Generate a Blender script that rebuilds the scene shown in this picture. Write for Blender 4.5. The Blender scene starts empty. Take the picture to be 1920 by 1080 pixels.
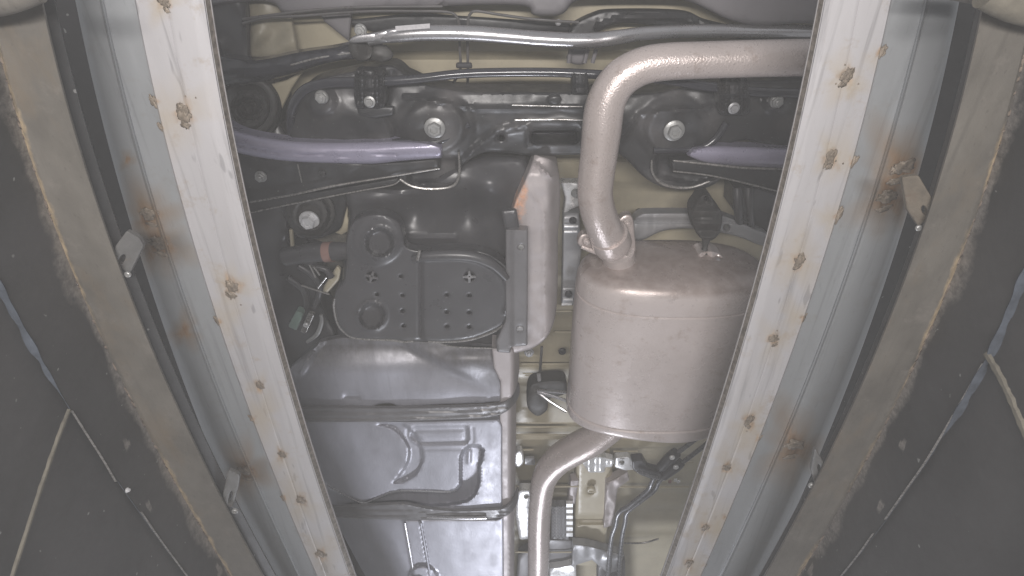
import bpy, bmesh, math, random
import numpy as np
from mathutils import Vector, Matrix, noise, geometry
random.seed(4); np.random.seed(4)
S = bpy.context.scene
COL = S.collection
# ------------------------------------------------------------------ camera
F = 1100.0                       # focal length in pixels of the 1920 px wide photograph
TILT = math.radians(33.5)        # how far the lens leans from straight up towards +Y
st, ct = math.sin(TILT), math.cos(TILT)
cam = bpy.data.cameras.new('camera'); cam.sensor_width = 36; cam.lens = 36*F/1920
cam.clip_start = .01; cam.clip_end = 50
co = bpy.data.objects.new('camera', cam); COL.objects.link(co)
fw = Vector((0, st, ct)); up = Vector((0, -ct, st)); rt = fw.cross(up)
co.matrix_world = Matrix((rt, up, -fw)).transposed().to_4x4()
S.camera = co
# ------------------------------------------------------------------ world and lamps
w = bpy.data.worlds.new('World'); S.world = w; w.use_nodes = True
bg = w.node_tree.nodes['Background']; bg.inputs[0].default_value = (.93, .95, 1, 1); bg.inputs[1].default_value = .33
def area(name, loc, target, size, power, col=(1, 1, 1), sy=None):   # a strip lamp lying across the pit
    l = bpy.data.lights.new(name, 'AREA'); l.energy = power; l.color = col
    l.shape = 'RECTANGLE'; l.size = size; l.size_y = sy or size
    o = bpy.data.objects.new(name, l); COL.objects.link(o); o.location = loc
    o.rotation_euler = (Vector(target)-Vector(loc)).to_track_quat('-Z', 'Y').to_euler(); return o
area('pit_lamp_near', (-.03, -.20, -.34), (-.03, .42, .9), .62, 18, (1, .955, .925), .05)
area('pit_lamp_far', (.02, 2.35, -.05), (0, 1.3, .9), .24, 14, (.88, .91, 1), .08)
S.view_settings.view_transform = 'Standard'; S.view_settings.look = 'None'
S.view_settings.exposure = 0; S.view_settings.gamma = 1
S.cycles.use_denoising = True; S.cycles.max_bounces = 6
# ------------------------------------------------------------------ helpers
def build_haze():
    me = bpy.data.meshes.new('haze'); bm = bmesh.new(); bmesh.ops.create_cube(bm, size=1)
    bmesh.ops.scale(bm, vec=(3.0, 6.5, 2.6), verts=bm.verts); bmesh.ops.translate(bm, vec=(0, 1.7, .35), verts=bm.verts); bm.to_mesh(me); bm.free()
    m = bpy.data.materials.new('added_veil_haze'); m.use_nodes = True; N = m.node_tree.nodes; N.remove(N['Principled BSDF'])
    p = N.new('ShaderNodeVolumePrincipled'); p.inputs['Color'].default_value = (.95, .95, .95, 1); p.inputs['Density'].default_value = HAZE
    m.node_tree.links.new(p.outputs[0], N['Material Output'].inputs['Volume']); me.materials.append(m)
    o = bpy.data.objects.new('haze', me); COL.objects.link(o); o['kind'] = 'stuff'
HAZE = .088  # density of the added haze that lifts blacks like a lens veil
def W(u, v, z):
    b = -(v-540)/F; k = z/(b*st+ct)
    return Vector(((u-960)/F*k, (-b*ct+st)*k, z))
def Wn(u, v, z):
    u = np.asarray(u, float); v = np.asarray(v, float); z = np.asarray(z, float)+0*u
    b = -(v-540)/F; k = z/(b*st+ct)
    return np.stack([(u-960)/F*k, (-b*ct+st)*k, z], -1)
def mpp(v, z):                       # metres per pixel at that height
    return z/(-(v-540)/F*st+ct)/F
def sstep(a, b, x):
    t = np.clip((np.asarray(x, float)-a)/(b-a), 0, 1); return t*t*(3-2*t)
def seg_dist(u, v, pts, closed=False):
    pts = np.asarray(pts, float)[:, :2]
    if closed: pts = np.vstack([pts, pts[:1]])
    d = np.full(np.shape(u), 1e9)
    for a, b in zip(pts[:-1], pts[1:]):
        e = b-a; L = (e**2).sum()+1e-9
        t = np.clip(((u-a[0])*e[0]+(v-a[1])*e[1])/L, 0, 1)
        d = np.minimum(d, np.hypot(u-a[0]-t*e[0], v-a[1]-t*e[1]))
    return d
def inside(u, v, poly):
    poly = np.asarray(poly, float); r = np.zeros(np.shape(u), bool); n = len(poly)
    for i in range(n):
        a = poly[i]; b = poly[(i+1) % n]
        if a[1] == b[1]: continue
        c = ((a[1] > v) != (b[1] > v)) & (u < (b[0]-a[0])*(v-a[1])/(b[1]-a[1])+a[0]); r ^= c
    return r
def catmull(P, n=8, closed=False):
    P = [np.array(p, float) for p in P]; out = []; m = len(P)
    for i in range(m if closed else m-1):
        if closed: p0, p1, p2, p3 = P[i-1], P[i], P[(i+1) % m], P[(i+2) % m]
        else: p0, p1, p2, p3 = P[max(i-1, 0)], P[i], P[i+1], P[min(i+2, m-1)]
        for k in range(n):
            t = k/n; out.append(.5*((2*p1)+(-p0+p2)*t+(2*p0-5*p1+4*p2-p3)*t*t+(-p0+3*p1-3*p2+p3)*t**3))
    if not closed: out.append(P[-1])
    return np.array(out)
def rounded(P, r, n=5):              # polygon with its corners rounded by r pixels
    P = [np.array(p, float) for p in P]; out = []; m = len(P)
    for i in range(m):
        a, b, c = P[i-1], P[i], P[(i+1) % m]
        la, lc = np.linalg.norm(a-b), np.linalg.norm(c-b); q = min(r, la*.45, lc*.45)
        s, e = b+(a-b)/la*q, b+(c-b)/lc*q
        for k in range(n+1):
            t = k/n; out.append((1-t)**2*s+2*t*(1-t)*b+t*t*e)
    return np.array(out)
def ell(u, v, a, b=None, n=28, rot=0):
    b = b or a; c, s = math.cos(rot), math.sin(rot)
    return np.array([(u+a*math.cos(t)*c-b*math.sin(t)*s, v+a*math.cos(t)*s+b*math.sin(t)*c) for t in np.linspace(0, 2*math.pi, n, endpoint=False)])
def link(name, me, mat, parent=None, loc=None, label=None):
    o = bpy.data.objects.new(name, me); COL.objects.link(o)
    if mat and not me.materials: me.materials.append(mat)
    if parent: o.parent = parent
    if loc is not None: o.location = loc
    if label: o['label'] = label
    return o
def wpos(o):
    p = Vector((0, 0, 0))
    while o: p += o.location; o = o.parent
    return p
def mesh_obj(name, V, Fc, mat, parent, label=None, rust=None, dirt_shade=None, ang=35):
    V = np.asarray(V, float); c = V.mean(0)          # the part's own origin sits in its middle
    me = bpy.data.meshes.new(name); me.from_pydata((V-c).tolist(), [], [list(map(int, f)) for f in Fc]); me.update()
    me.polygons.foreach_set('use_smooth', [True]*len(me.polygons)); me.set_sharp_from_angle(angle=math.radians(ang))
    for nm, arr in (('rust', rust), ('dirt_shade', dirt_shade)):
        if arr is not None:
            at = me.attributes.new(nm, 'FLOAT', 'POINT'); at.data.foreach_set('value', np.asarray(arr, np.float32))
    return link(name, me, mat, parent, Vector(c)-(wpos(parent) if parent else Vector()), label)
def thing(name, loc, label, cat, group=None):
    o = bpy.data.objects.new(name, None); COL.objects.link(o); o.location = loc
    o['label'] = label; o['category'] = cat
    if group: o['group'] = group
    return o
def panel(name, outline, z, mat, parent, h=None, step=6, edge=(6, .004), thick=.004, holes=(), rust=None, dirt_shade=None, label=None, ang=35, jit=.0):
    """a pressed sheet: outline in photo pixels, put at height z, embossed by h(u,v), rim turned up by edge, side walls thick deep"""
    out = np.asarray(outline, float); holes = [np.asarray(q, float) for q in holes]
    def res(P):
        r = []
        for a, b in zip(P, np.roll(P, -1, 0)):
            n = max(1, int(np.hypot(*(b-a))/(step*1.3)))
            for k in range(n): r.append(a+(b-a)*k/n)
        return np.array(r)
    loops = [res(out)]+[res(q) for q in holes]
    pts = []; edges = []; base = 0
    for L in loops:
        n = len(L); pts += L.tolist(); edges += [(base+i, base+(i+1) % n) for i in range(n)]; base += n
    lo, hi = out.min(0), out.max(0)
    gu, gv = np.meshgrid(np.arange(lo[0]+step*.5, hi[0], step), np.arange(lo[1]+step*.5, hi[1], step))
    gu[::2] += step*.5; gu, gv = gu.ravel(), gv.ravel()
    ok = inside(gu, gv, out)
    rim = []
    if edge:
        for li, L in enumerate(loops):
            Lf = np.vstack(loops)
            tn = np.roll(L, -1, 0)-np.roll(L, 1, 0); tn /= np.linalg.norm(tn, axis=1)[:, None]+1e-9
            nn = np.stack([-tn[:, 1], tn[:, 0]], -1)
            for fr in (.18, .5, 1.0):
                for sgn in (1, -1):
                    Q = L+nn*sgn*edge[0]*fr; dq = np.full(len(Q), 1e9)
                    for M_ in loops: dq = np.minimum(dq, seg_dist(Q[:, 0], Q[:, 1], M_, True))
                    k = (dq > edge[0]*fr*.93) & inside(Q[:, 0], Q[:, 1], loops[0])
                    for M_ in loops[1:]: k &= ~inside(Q[:, 0], Q[:, 1], M_)
                    rim += Q[k].tolist()
    d = seg_dist(gu, gv, loops[0], True)
    for q, L in zip(holes, loops[1:]):
        ok &= ~inside(gu, gv, q); d = np.minimum(d, seg_dist(gu, gv, L, True))
    ok &= d > (max(edge[0]*1.0+step*.4, step*.45) if edge else step*.45)
    allp = np.array(pts+rim+np.stack([gu[ok], gv[ok]], -1).tolist())
    vs, es, fs, ov, oe, of = geometry.delaunay_2d_cdt([Vector(p) for p in allp], edges, [], 0, 1e-4)
    P = np.array([tuple(p) for p in vs]); u, v = P[:, 0], P[:, 1]
    T = np.array(fs); cu, cv = u[T].mean(1), v[T].mean(1)
    keep = inside(cu, cv, loops[0])
    for L in loops[1:]: keep &= ~inside(cu, cv, L)
    T = T[keep]
    dd = seg_dist(u, v, loops[0], True)
    for L in loops[1:]: dd = np.minimum(dd, seg_dist(u, v, L, True))
    zz = (z(u, v) if callable(z) else z)+0*u
    if h is not None: zz = zz+h(u, v)
    if edge:
        t = np.clip(1-dd/edge[0], 0, 1); zz = zz+edge[1]*(1-np.sqrt(1-t**2*.999))
    X = Wn(u, v, zz)
    a = X[T]; nrm = np.cross(a[:, 1]-a[:, 0], a[:, 2]-a[:, 0]); T[nrm[:, 2] > 0] = T[nrm[:, 2] > 0][:, ::-1]
    faces = T.tolist(); cnt = {}
    for f in faces:
        for i in range(3):
            e = (f[i], f[(i+1) % 3]); k = (min(e), max(e)); cnt.setdefault(k, []).append(e)
    V = X.tolist(); mp = {}; ru = list(rust(u, v)) if rust else None; di = list(dirt_shade(u, v)) if dirt_shade else None
    def top(i):
        if i not in mp:
            mp[i] = len(V); q = list(V[i]); q[2] += thick; V.append(q)
            if ru is not None: ru.append(ru[i])
            if di is not None: di.append(di[i])
        return mp[i]
    for k, e in cnt.items():
        if len(e) == 1: i, j = e[0]; faces.append([j, i, top(i), top(j)])
    return mesh_obj(name, V, faces, mat, parent, label, ru, di, ang)
def loft(name, cols, mat, parent, v0=-150, v1=1330, dv=8, du=5, rust=None, dirt_shade=None, label=None, ang=35, wob=None):
    """long member: each column is (u at v=0,360,720,1080 ; height) and runs the length of the rail"""
    vs = np.arange(v0, v1+1, dv); C = []
    for us, z in cols:
        p = np.polyfit([0, 360, 720, 1080], us, 2); q = np.polyval(p, vs)
        if wob: q = q+wob(vs)
        C.append((q, z))
    U = []; Z = []
    for (a, za), (b, zb) in zip(C[:-1], C[1:]):
        n = max(1, int(abs(np.mean(b-a))/du))
        for k in range(n): t = k/n; U.append(a+(b-a)*t); Z.append(za+(zb-za)*t)
    U.append(C[-1][0]); Z.append(C[-1][1])
    U = np.array(U); Z = np.array(Z)[:, None]+0*U; VV = vs[None, :]+0*U
    X = Wn(U, VV, Z); m, n = U.shape
    idx = np.arange(m*n).reshape(m, n)
    Q = np.stack([idx[:-1, :-1], idx[1:, :-1], idx[1:, 1:], idx[:-1, 1:]], -1).reshape(-1, 4)
    uf, vf = U.ravel(), VV.ravel()
    return mesh_obj(name, X.reshape(-1, 3), Q, mat, parent, label, rust(uf, vf) if rust else None, dirt_shade(uf, vf) if dirt_shade else None, ang)
def tube(name, P, mat, parent, n=8, seg=18, flat=1.0, label=None, rust=None, cap=True, smooth=True):
    """P: (u, v, z, radius in pixels)"""
    A = catmull(P, n) if smooth else np.array(P, float)
    X = Wn(A[:, 0], A[:, 1], A[:, 2]); R = np.array([a[3]*mpp(a[1], a[2]) for a in A])
    V = []; Fc = []; up_ = Vector((0, 0, 1)); m = len(X); pn = None
    for i in range(m):
        t = Vector(X[min(i+1, m-1)]-X[max(i-1, 0)]).normalized()
        if pn is None: s = t.cross(up_ if abs(t.z) < .9 else Vector((1, 0, 0))).normalized()
        else: s = (pn-t*pn.dot(t)).normalized()
        pn = s; q = s.cross(t)
        for k in range(seg):
            an = 2*math.pi*k/seg; V.append(Vector(X[i])+s*(R[i]*math.cos(an))+q*(R[i]*flat*math.sin(an)))
    for i in range(m-1):
        for k in range(seg):
            k2 = (k+1) % seg; Fc.append([i*seg+k, i*seg+k2, (i+1)*seg+k2, (i+1)*seg+k])
    if cap: Fc += [list(range(seg))[::-1], [(m-1)*seg+k for k in range(seg)]]
    ru = None
    if rust: ru = np.repeat(rust(A[:, 0], A[:, 1]), seg)
    return mesh_obj(name, [tuple(v) for v in V], Fc, mat, parent, label, ru)
UNIT = {}
def unit(kind):
    if kind in UNIT: return UNIT[kind]
    V = []; Fc = []
    def ring(r, z, n=24, ph=0):
        b = len(V)
        for k in range(n): V.append((r*math.cos(2*math.pi*k/n+ph), r*math.sin(2*math.pi*k/n+ph), z))
        return list(range(b, b+n))
    def join(a, b):
        for k in range(len(a)): Fc.append([a[k], a[(k+1) % len(a)], b[(k+1) % len(b)], b[k]])
    if kind in ('flange_bolt', 'nut', 'washer_bolt'):
        rf = {'flange_bolt': 1, 'nut': .86, 'washer_bolt': 1.0}[kind]; hh = {'flange_bolt': .62, 'nut': .55, 'washer_bolt': .75}[kind]
        prof = [(rf*.98, .1), (rf, 0), (rf*.97, -.07), (.72, -.2)] if kind != 'washer_bolt' else [(.98, .1), (1, 0), (.98, -.1), (.62, -.12)]
        rs = [ring(r, z) for r, z in prof]
        for a, b in zip(rs, rs[1:]): join(a, b)
        Fc.append(rs[-1])
        hr = .68 if kind != 'nut' else .7
        hs = [ring(hr, -.1, 6), ring(hr, -.1-hh*.88, 6), ring(hr*.88, -.1-hh, 6)]
        for a, b in zip(hs, hs[1:]): join(a, b)
        if kind == 'nut':
            c = ring(hr*.52, -.1-hh, 6); join(hs[-1], c)
            a = ring(.36, -.12-hh, 14); b = ring(.36, -.3-hh, 14); c2 = ring(.28, -.36-hh, 14); join(a, b); join(b, c2); Fc.append(c2); Fc.append(c)
        else:
            c = ring(hr*.55, -.1-hh, 6); join(hs[-1], c); e = ring(hr*.45, -.1-hh+.09, 6); join(c, e); Fc.append(e)
    elif kind == 'stud':
        prof = [(1, .1), (1, -.5), (.8, -.7), (.55, -.72), (.5, -.5)]; rs = [ring(r, z, 16) for r, z in prof]
        for a, b in zip(rs, rs[1:]): join(a, b)
        Fc.append(rs[-1])
    me = bpy.data.meshes.new(kind); me.from_pydata(V, [], Fc); me.update()
    bm = bmesh.new(); bm.from_mesh(me); bmesh.ops.recalc_face_normals(bm, faces=bm.faces); bm.to_mesh(me); bm.free()
    me.polygons.foreach_set('use_smooth', [True]*len(me.polygons)); me.set_sharp_from_angle(angle=math.radians(30))
    UNIT[kind] = me; return me
def bolt(u, v, z, r, mat, parent, kind='flange_bolt', name=None, tilt=(0, 0), label=None):
    key = kind+mat.name
    if key not in UNIT:
        me = unit(kind).copy(); me.name = kind; me.materials.append(mat); UNIT[key] = me
    o = link(name or kind, UNIT[key], None, parent, W(u, v, z)-wpos(parent), label)
    s = r*mpp(v, z); o.scale = (s, s, s); o.rotation_euler = (tilt[0], tilt[1], random.random()*1.0); return o
def lump(name, u, v, z, rx, ry, mat, parent, amp=.35, dep=.35, sub=3, label=None, seed=None, rot=0):
    bm = bmesh.new(); bmesh.ops.create_icosphere(bm, subdivisions=sub, radius=1); seed = seed if seed is not None else random.random()*50
    sx, sy = rx*mpp(v, z), ry*mpp(v, z)
    for q in bm.verts:
        n = noise.fractal(q.co*1.6+Vector((seed, 0, 0)), 1, 2, 4); q.co *= 1+amp*n
        x, y = q.co.x*sx, q.co.y*sy; q.co = Vector((x*math.cos(rot)-y*math.sin(rot), x*math.sin(rot)+y*math.cos(rot), q.co.z*min(sx, sy)*dep))
    for f in bm.faces: f.smooth = True
    me = bpy.data.meshes.new(name); bm.to_mesh(me); bm.free()
    return link(name, me, mat, parent, W(u, v, z)-(wpos(parent) if parent else Vector()), label)
# ------------------------------------------------------------------ materials
def M(name, col, rough=.5, metal=0.0, var=.12, vscale=14, bump=.15, bscale=220, speck=0, rustcol=(.20, .095, .04), dirt_shade_col=(.16, .14, .12), stretch=(1, 1, 1), rvar=.12, spec=.5, grime=.0, grimecol=(.25, .21, .17), sscale=260, rustv=1.9, fleck=0, fscale=150, streak=0, blot=0, blotcol=(.3, .25, .2)):
    m = bpy.data.materials.new(name); m.use_nodes = True; N = m.node_tree.nodes; L = m.node_tree.links; b = N['Principled BSDF']
    tc = N.new('ShaderNodeNewGeometry'); mp = N.new('ShaderNodeMapping'); L.new(tc.outputs['Position'], mp.inputs[0]); mp.inputs['Scale'].default_value = stretch
    def nz(scale, det=4, r=.55):
        n = N.new('ShaderNodeTexNoise'); n.inputs['Scale'].default_value = scale; n.inputs['Detail'].default_value = det; n.inputs['Roughness'].default_value = r; L.new(mp.outputs[0], n.inputs['Vector']); return n.outputs['Fac']
    def mr(x, a, b_, c, d):
        n = N.new('ShaderNodeMapRange'); L.new(x, n.inputs[0])
        for i, q in enumerate((a, b_, c, d)): n.inputs[i+1].default_value = q
        return n.outputs[0]
    def mix(f, a, b_):
        n = N.new('ShaderNodeMix'); n.data_type = 'RGBA'; L.new(f, n.inputs[0])
        for q, i in ((a, 6), (b_, 7)):
            if hasattr(q, 'links'): L.new(q, n.inputs[i])
            else: n.inputs[i].default_value = (*q, 1)
        return n.outputs[2]
    def math_(op, a, b_):
        n = N.new('ShaderNodeMath'); n.operation = op; n.use_clamp = True
        for i, q in enumerate((a, b_)):
            if hasattr(q, 'links'): L.new(q, n.inputs[i])
            else: n.inputs[i].default_value = q
        return n.outputs[0]
    lo = tuple(max(0, c*(1-var)) for c in col); hi = tuple(min(1, c*(1+var)) for c in col)
    n1 = nz(vscale, 6, .62); c = mix(mr(n1, .3, .7, 0, 1), lo, hi)
    fine = nz(bscale, 3)
    if grime: c = mix(mr(nz(vscale*.55, 7, .7), .52, .72, 0, grime), c, grimecol)
    if speck: c = mix(mr(nz(sscale, 2, .5), .665, .70, 0, speck), c, tuple(x*.35 for x in col))
    if streak or blot:
        mp2 = N.new('ShaderNodeMapping'); L.new(tc.outputs['Position'], mp2.inputs[0]); mp2.inputs['Scale'].default_value = (110, 3.2, 110)
        n = N.new('ShaderNodeTexNoise'); n.inputs['Scale'].default_value = 1; n.inputs['Detail'].default_value = 5; n.inputs['Roughness'].default_value = .65; L.new(mp2.outputs[0], n.inputs['Vector'])
        if streak: c = mix(mr(n.outputs['Fac'], .55, .72, 0, streak), c, tuple(x*.62 for x in col))
        n = N.new('ShaderNodeTexNoise'); n.inputs['Scale'].default_value = 26; n.inputs['Detail'].default_value = 8; n.inputs['Roughness'].default_value = .78; L.new(tc.outputs['Position'], n.inputs['Vector'])
        if blot: c = mix(mr(n.outputs['Fac'], .55, .66, 0, blot), c, blotcol)
    if fleck: c = mix(mr(nz(fscale, 1, .4), .765, .785, 0, .8), c, (fleck, fleck, fleck*.97))
    at = N.new('ShaderNodeAttribute'); at.attribute_name = 'dirt_shade'
    f = mr(math_('MULTIPLY', at.outputs['Fac'], mr(nz(60, 6, .65), .3, .7, .65, 1.15)), .0, 1, 0, 1); c = mix(f, c, dirt_shade_col)
    at = N.new('ShaderNodeAttribute'); at.attribute_name = 'rust'
    rn = nz(95, 6, .75); f = mr(math_('MULTIPLY', at.outputs['Fac'], mr(rn, .30, .70, .35, 1.55)), .25, .85, 0, 1)
    rc = mix(mr(nz(170, 5, .7), .35, .65, 0, 1), rustcol, tuple(min(1, x*rustv) for x in rustcol)); c2 = mix(f, c, rc); L.new(c2, b.inputs['Base Color'])
    b.inputs['Metallic'].default_value = metal
    if metal:
        L.new(mr(f, 0, .6, metal, 0), b.inputs['Metallic'])
    r = mr(nz(vscale*2.3, 5, .6), .3, .7, max(.03, rough-rvar), min(1, rough+rvar)); L.new(mix(f, r, (.85, .85, .85)) if False else r, b.inputs['Roughness'])
    b.inputs['Specular IOR Level'].default_value = spec
    bp = N.new('ShaderNodeBump'); bp.inputs['Strength'].default_value = bump; bp.inputs['Distance'].default_value = .002
    hh = math_('ADD', math_('MULTIPLY', fine, .5), math_('MULTIPLY', n1, .5)); L.new(hh, bp.inputs['Height']); L.new(bp.outputs[0], b.inputs['Normal'])
    return m
white = M('white_paint_on_steel', (.355, .345, .352), .5, 0, .09, 12, .12, 150, .45, stretch=(1, .22, 1), rustcol=(.20, .145, .10), dirt_shade_col=(.33, .275, .20), sscale=70, grime=.45, grimecol=(.29, .27, .255), streak=.85, blot=.6, blotcol=(.28, .235, .19))
galv = M('galvanised_steel', (.31, .32, .33), .42, .35, .10, 10, .08, 120, .15, stretch=(1, .2, 1), rustcol=(.12, .075, .045), dirt_shade_col=(.26, .185, .12), streak=.6, blot=.25, blotcol=(.24, .215, .18))
beamm = M('primer_painted_beam', (.100, .092, .080), .55, 0, .25, 22, .16, 160, .3, rustcol=(.20, .155, .10), dirt_shade_col=(.24, .20, .17), stretch=(1, .5, 1), grime=.8, grimecol=(.125, .098, .068), streak=.5, blot=.5, blotcol=(.15, .135, .12))
wallm = M('dark_pit_wall_paint', (.028, .028, .029), .5, 0, .25, 11, .25, 130, 0, rustcol=(.10, .092, .085), dirt_shade_col=(.06, .058, .058), grime=.6, grimecol=(.045, .042, .046), fleck=.22, fscale=120)
crust = M('rust_crust', (.13, .105, .085), .9, 0, .45, 90, .5, 300, .4, spec=.1)
millm = M('sawn_steel_edge', (.17, .15, .13), .55, .5, .5, 160, .4, 400, .5)
weldm = M('weld_metal', (.20, .165, .13), .55, .25, .5, 120, .5, 300, .3, rustcol=(.2, .1, .04))
pinm = M('dusty_exhaust_steel', (.49, .43, .41), .27, .35, .07, 9, .6, 420, .55, rustcol=(.30, .15, .08), dirt_shade_col=(.30, .23, .20), rvar=.06, sscale=420, grime=.5, grimecol=(.34, .29, .265), blot=.7, blotcol=(.33, .265, .235))
mufm = M('dusty_muffler_steel', (.52, .465, .45), .30, .22, .06, 7, .22, 380, .2, rustcol=(.26, .15, .10), dirt_shade_col=(.24, .19, .17), rvar=.08, sscale=120, grime=.45, grimecol=(.40, .35, .325), blot=.65, blotcol=(.36, .295, .26))
shieldm = M('dusty_heat_shield', (.40, .365, .365), .5, .2, .07, 10, .1, 200, .2, rustcol=(.42, .22, .13), dirt_shade_col=(.3, .26, .24))
blackm = M('black_chassis_paint', (.03, .03, .032), .40, 0, .18, 14, .12, 200, .0, rustcol=(.16, .1, .07), dirt_shade_col=(.15, .14, .14), grime=.4, grimecol=(.062, .055, .05), fleck=.16, fscale=260)
gloss = M('glossy_black_paint', (.03, .03, .036), .18, 0, .15, 14, .06, 200, .0, spec=.6)
plast = M('black_plastic', (.060, .059, .063), .36, 0, .10, 10, .08, 260, .0, grime=.35, grimecol=(.075, .07, .066), fleck=.14, fscale=230, dirt_shade_col=(.19, .18, .18))
rubb = M('rubber', (.045, .043, .041), .6, 0, .2, 20, .2, 200)
tankm = M('coated_tank_shield', (.33, .33, .37), .44, .30, .12, 13, .22, 240, .10, stretch=(1, .45, 1), grime=.5, streak=.3, grimecol=(.20, .195, .215), dirt_shade_col=(.13, .125, .13), rvar=.10)
strapm = M('tank_strap_steel', (.15, .145, .15), .4, .2, .12, 20, .1, 200, .1)
body = M('khaki_body_paint', (.42, .375, .275), .38, 0, .07, 9, .05, 180, .1, grime=.35, grimecol=(.29, .255, .20), blot=.3, blotcol=(.27, .235, .19), dirt_shade_col=(.12, .115, .105))
bump_ = M('grey_bumper_plastic', (.145, .137, .145), .5, 0, .08, 8, .06, 180, dirt_shade_col=(.09, .085, .085))
silv = M('bright_plated_steel', (.50, .49, .50), .27, .85, .12, 12, .08, 300, .7, rvar=.07, sscale=330)
alum = M('grey_bracket_steel', (.30, .30, .31), .4, .3, .12, 18, .12, 220, .2, grime=.4, grimecol=(.25, .22, .2))
brite = M('bright_zinc_bracket', (.72, .72, .72), .30, .4, .1, 20, .12, 200, .2)
lav = M('waxed_arm_coating', (.27, .255, .33), .33, .25, .10, 16, .15, 260, .2, dirt_shade_col=(.12, .11, .13))
lip = M('bare_and_highlit_edge', (.26, .25, .24), .28, .5, .3, 80, .2, 300)  # paints highlights along rolled lips and rims; also bare metal of scratches, clips
boltm = M('dusty_zinc_bolt', (.30, .30, .295), .4, .45, .15, 60, .2, 300, .3)
boltw = M('clean_zinc_bolt', (.62, .62, .63), .35, .4, .12, 60, .15, 300, .2)
lined = M('dark_brake_pipe', (.10, .095, .095), .35, .2, .15, 20)
lineg = M('coated_fuel_pipe', (.17, .17, .18), .28, .4, .1, 30)
blue = M('blue_grey_paint', (.050, .058, .072), .8, 0, .4, 60, .4, 200, spec=.15)
brack = M('dusty_grey_bracket', (.088, .086, .083), .55, 0, .2, 60, .3, 200, .3, blot=.5, blotcol=(.12, .09, .065))
brackt = M('rusty_tan_bracket', (.10, .083, .062), .65, 0, .3, 60, .4, 200, .3, blot=.7, blotcol=(.09, .06, .04))
tan = M('dried_mud_tan', (.105, .095, .075), .8, 0, .3, 50, .4, 200)
copper = M('reddish_hose_band', (.22, .13, .11), .6)
green = M('faded_green_plastic', (.17, .23, .20), .5)
paper = M('pale_label_paper', (.42, .41, .42), .6, 0, .15, 300)
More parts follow.
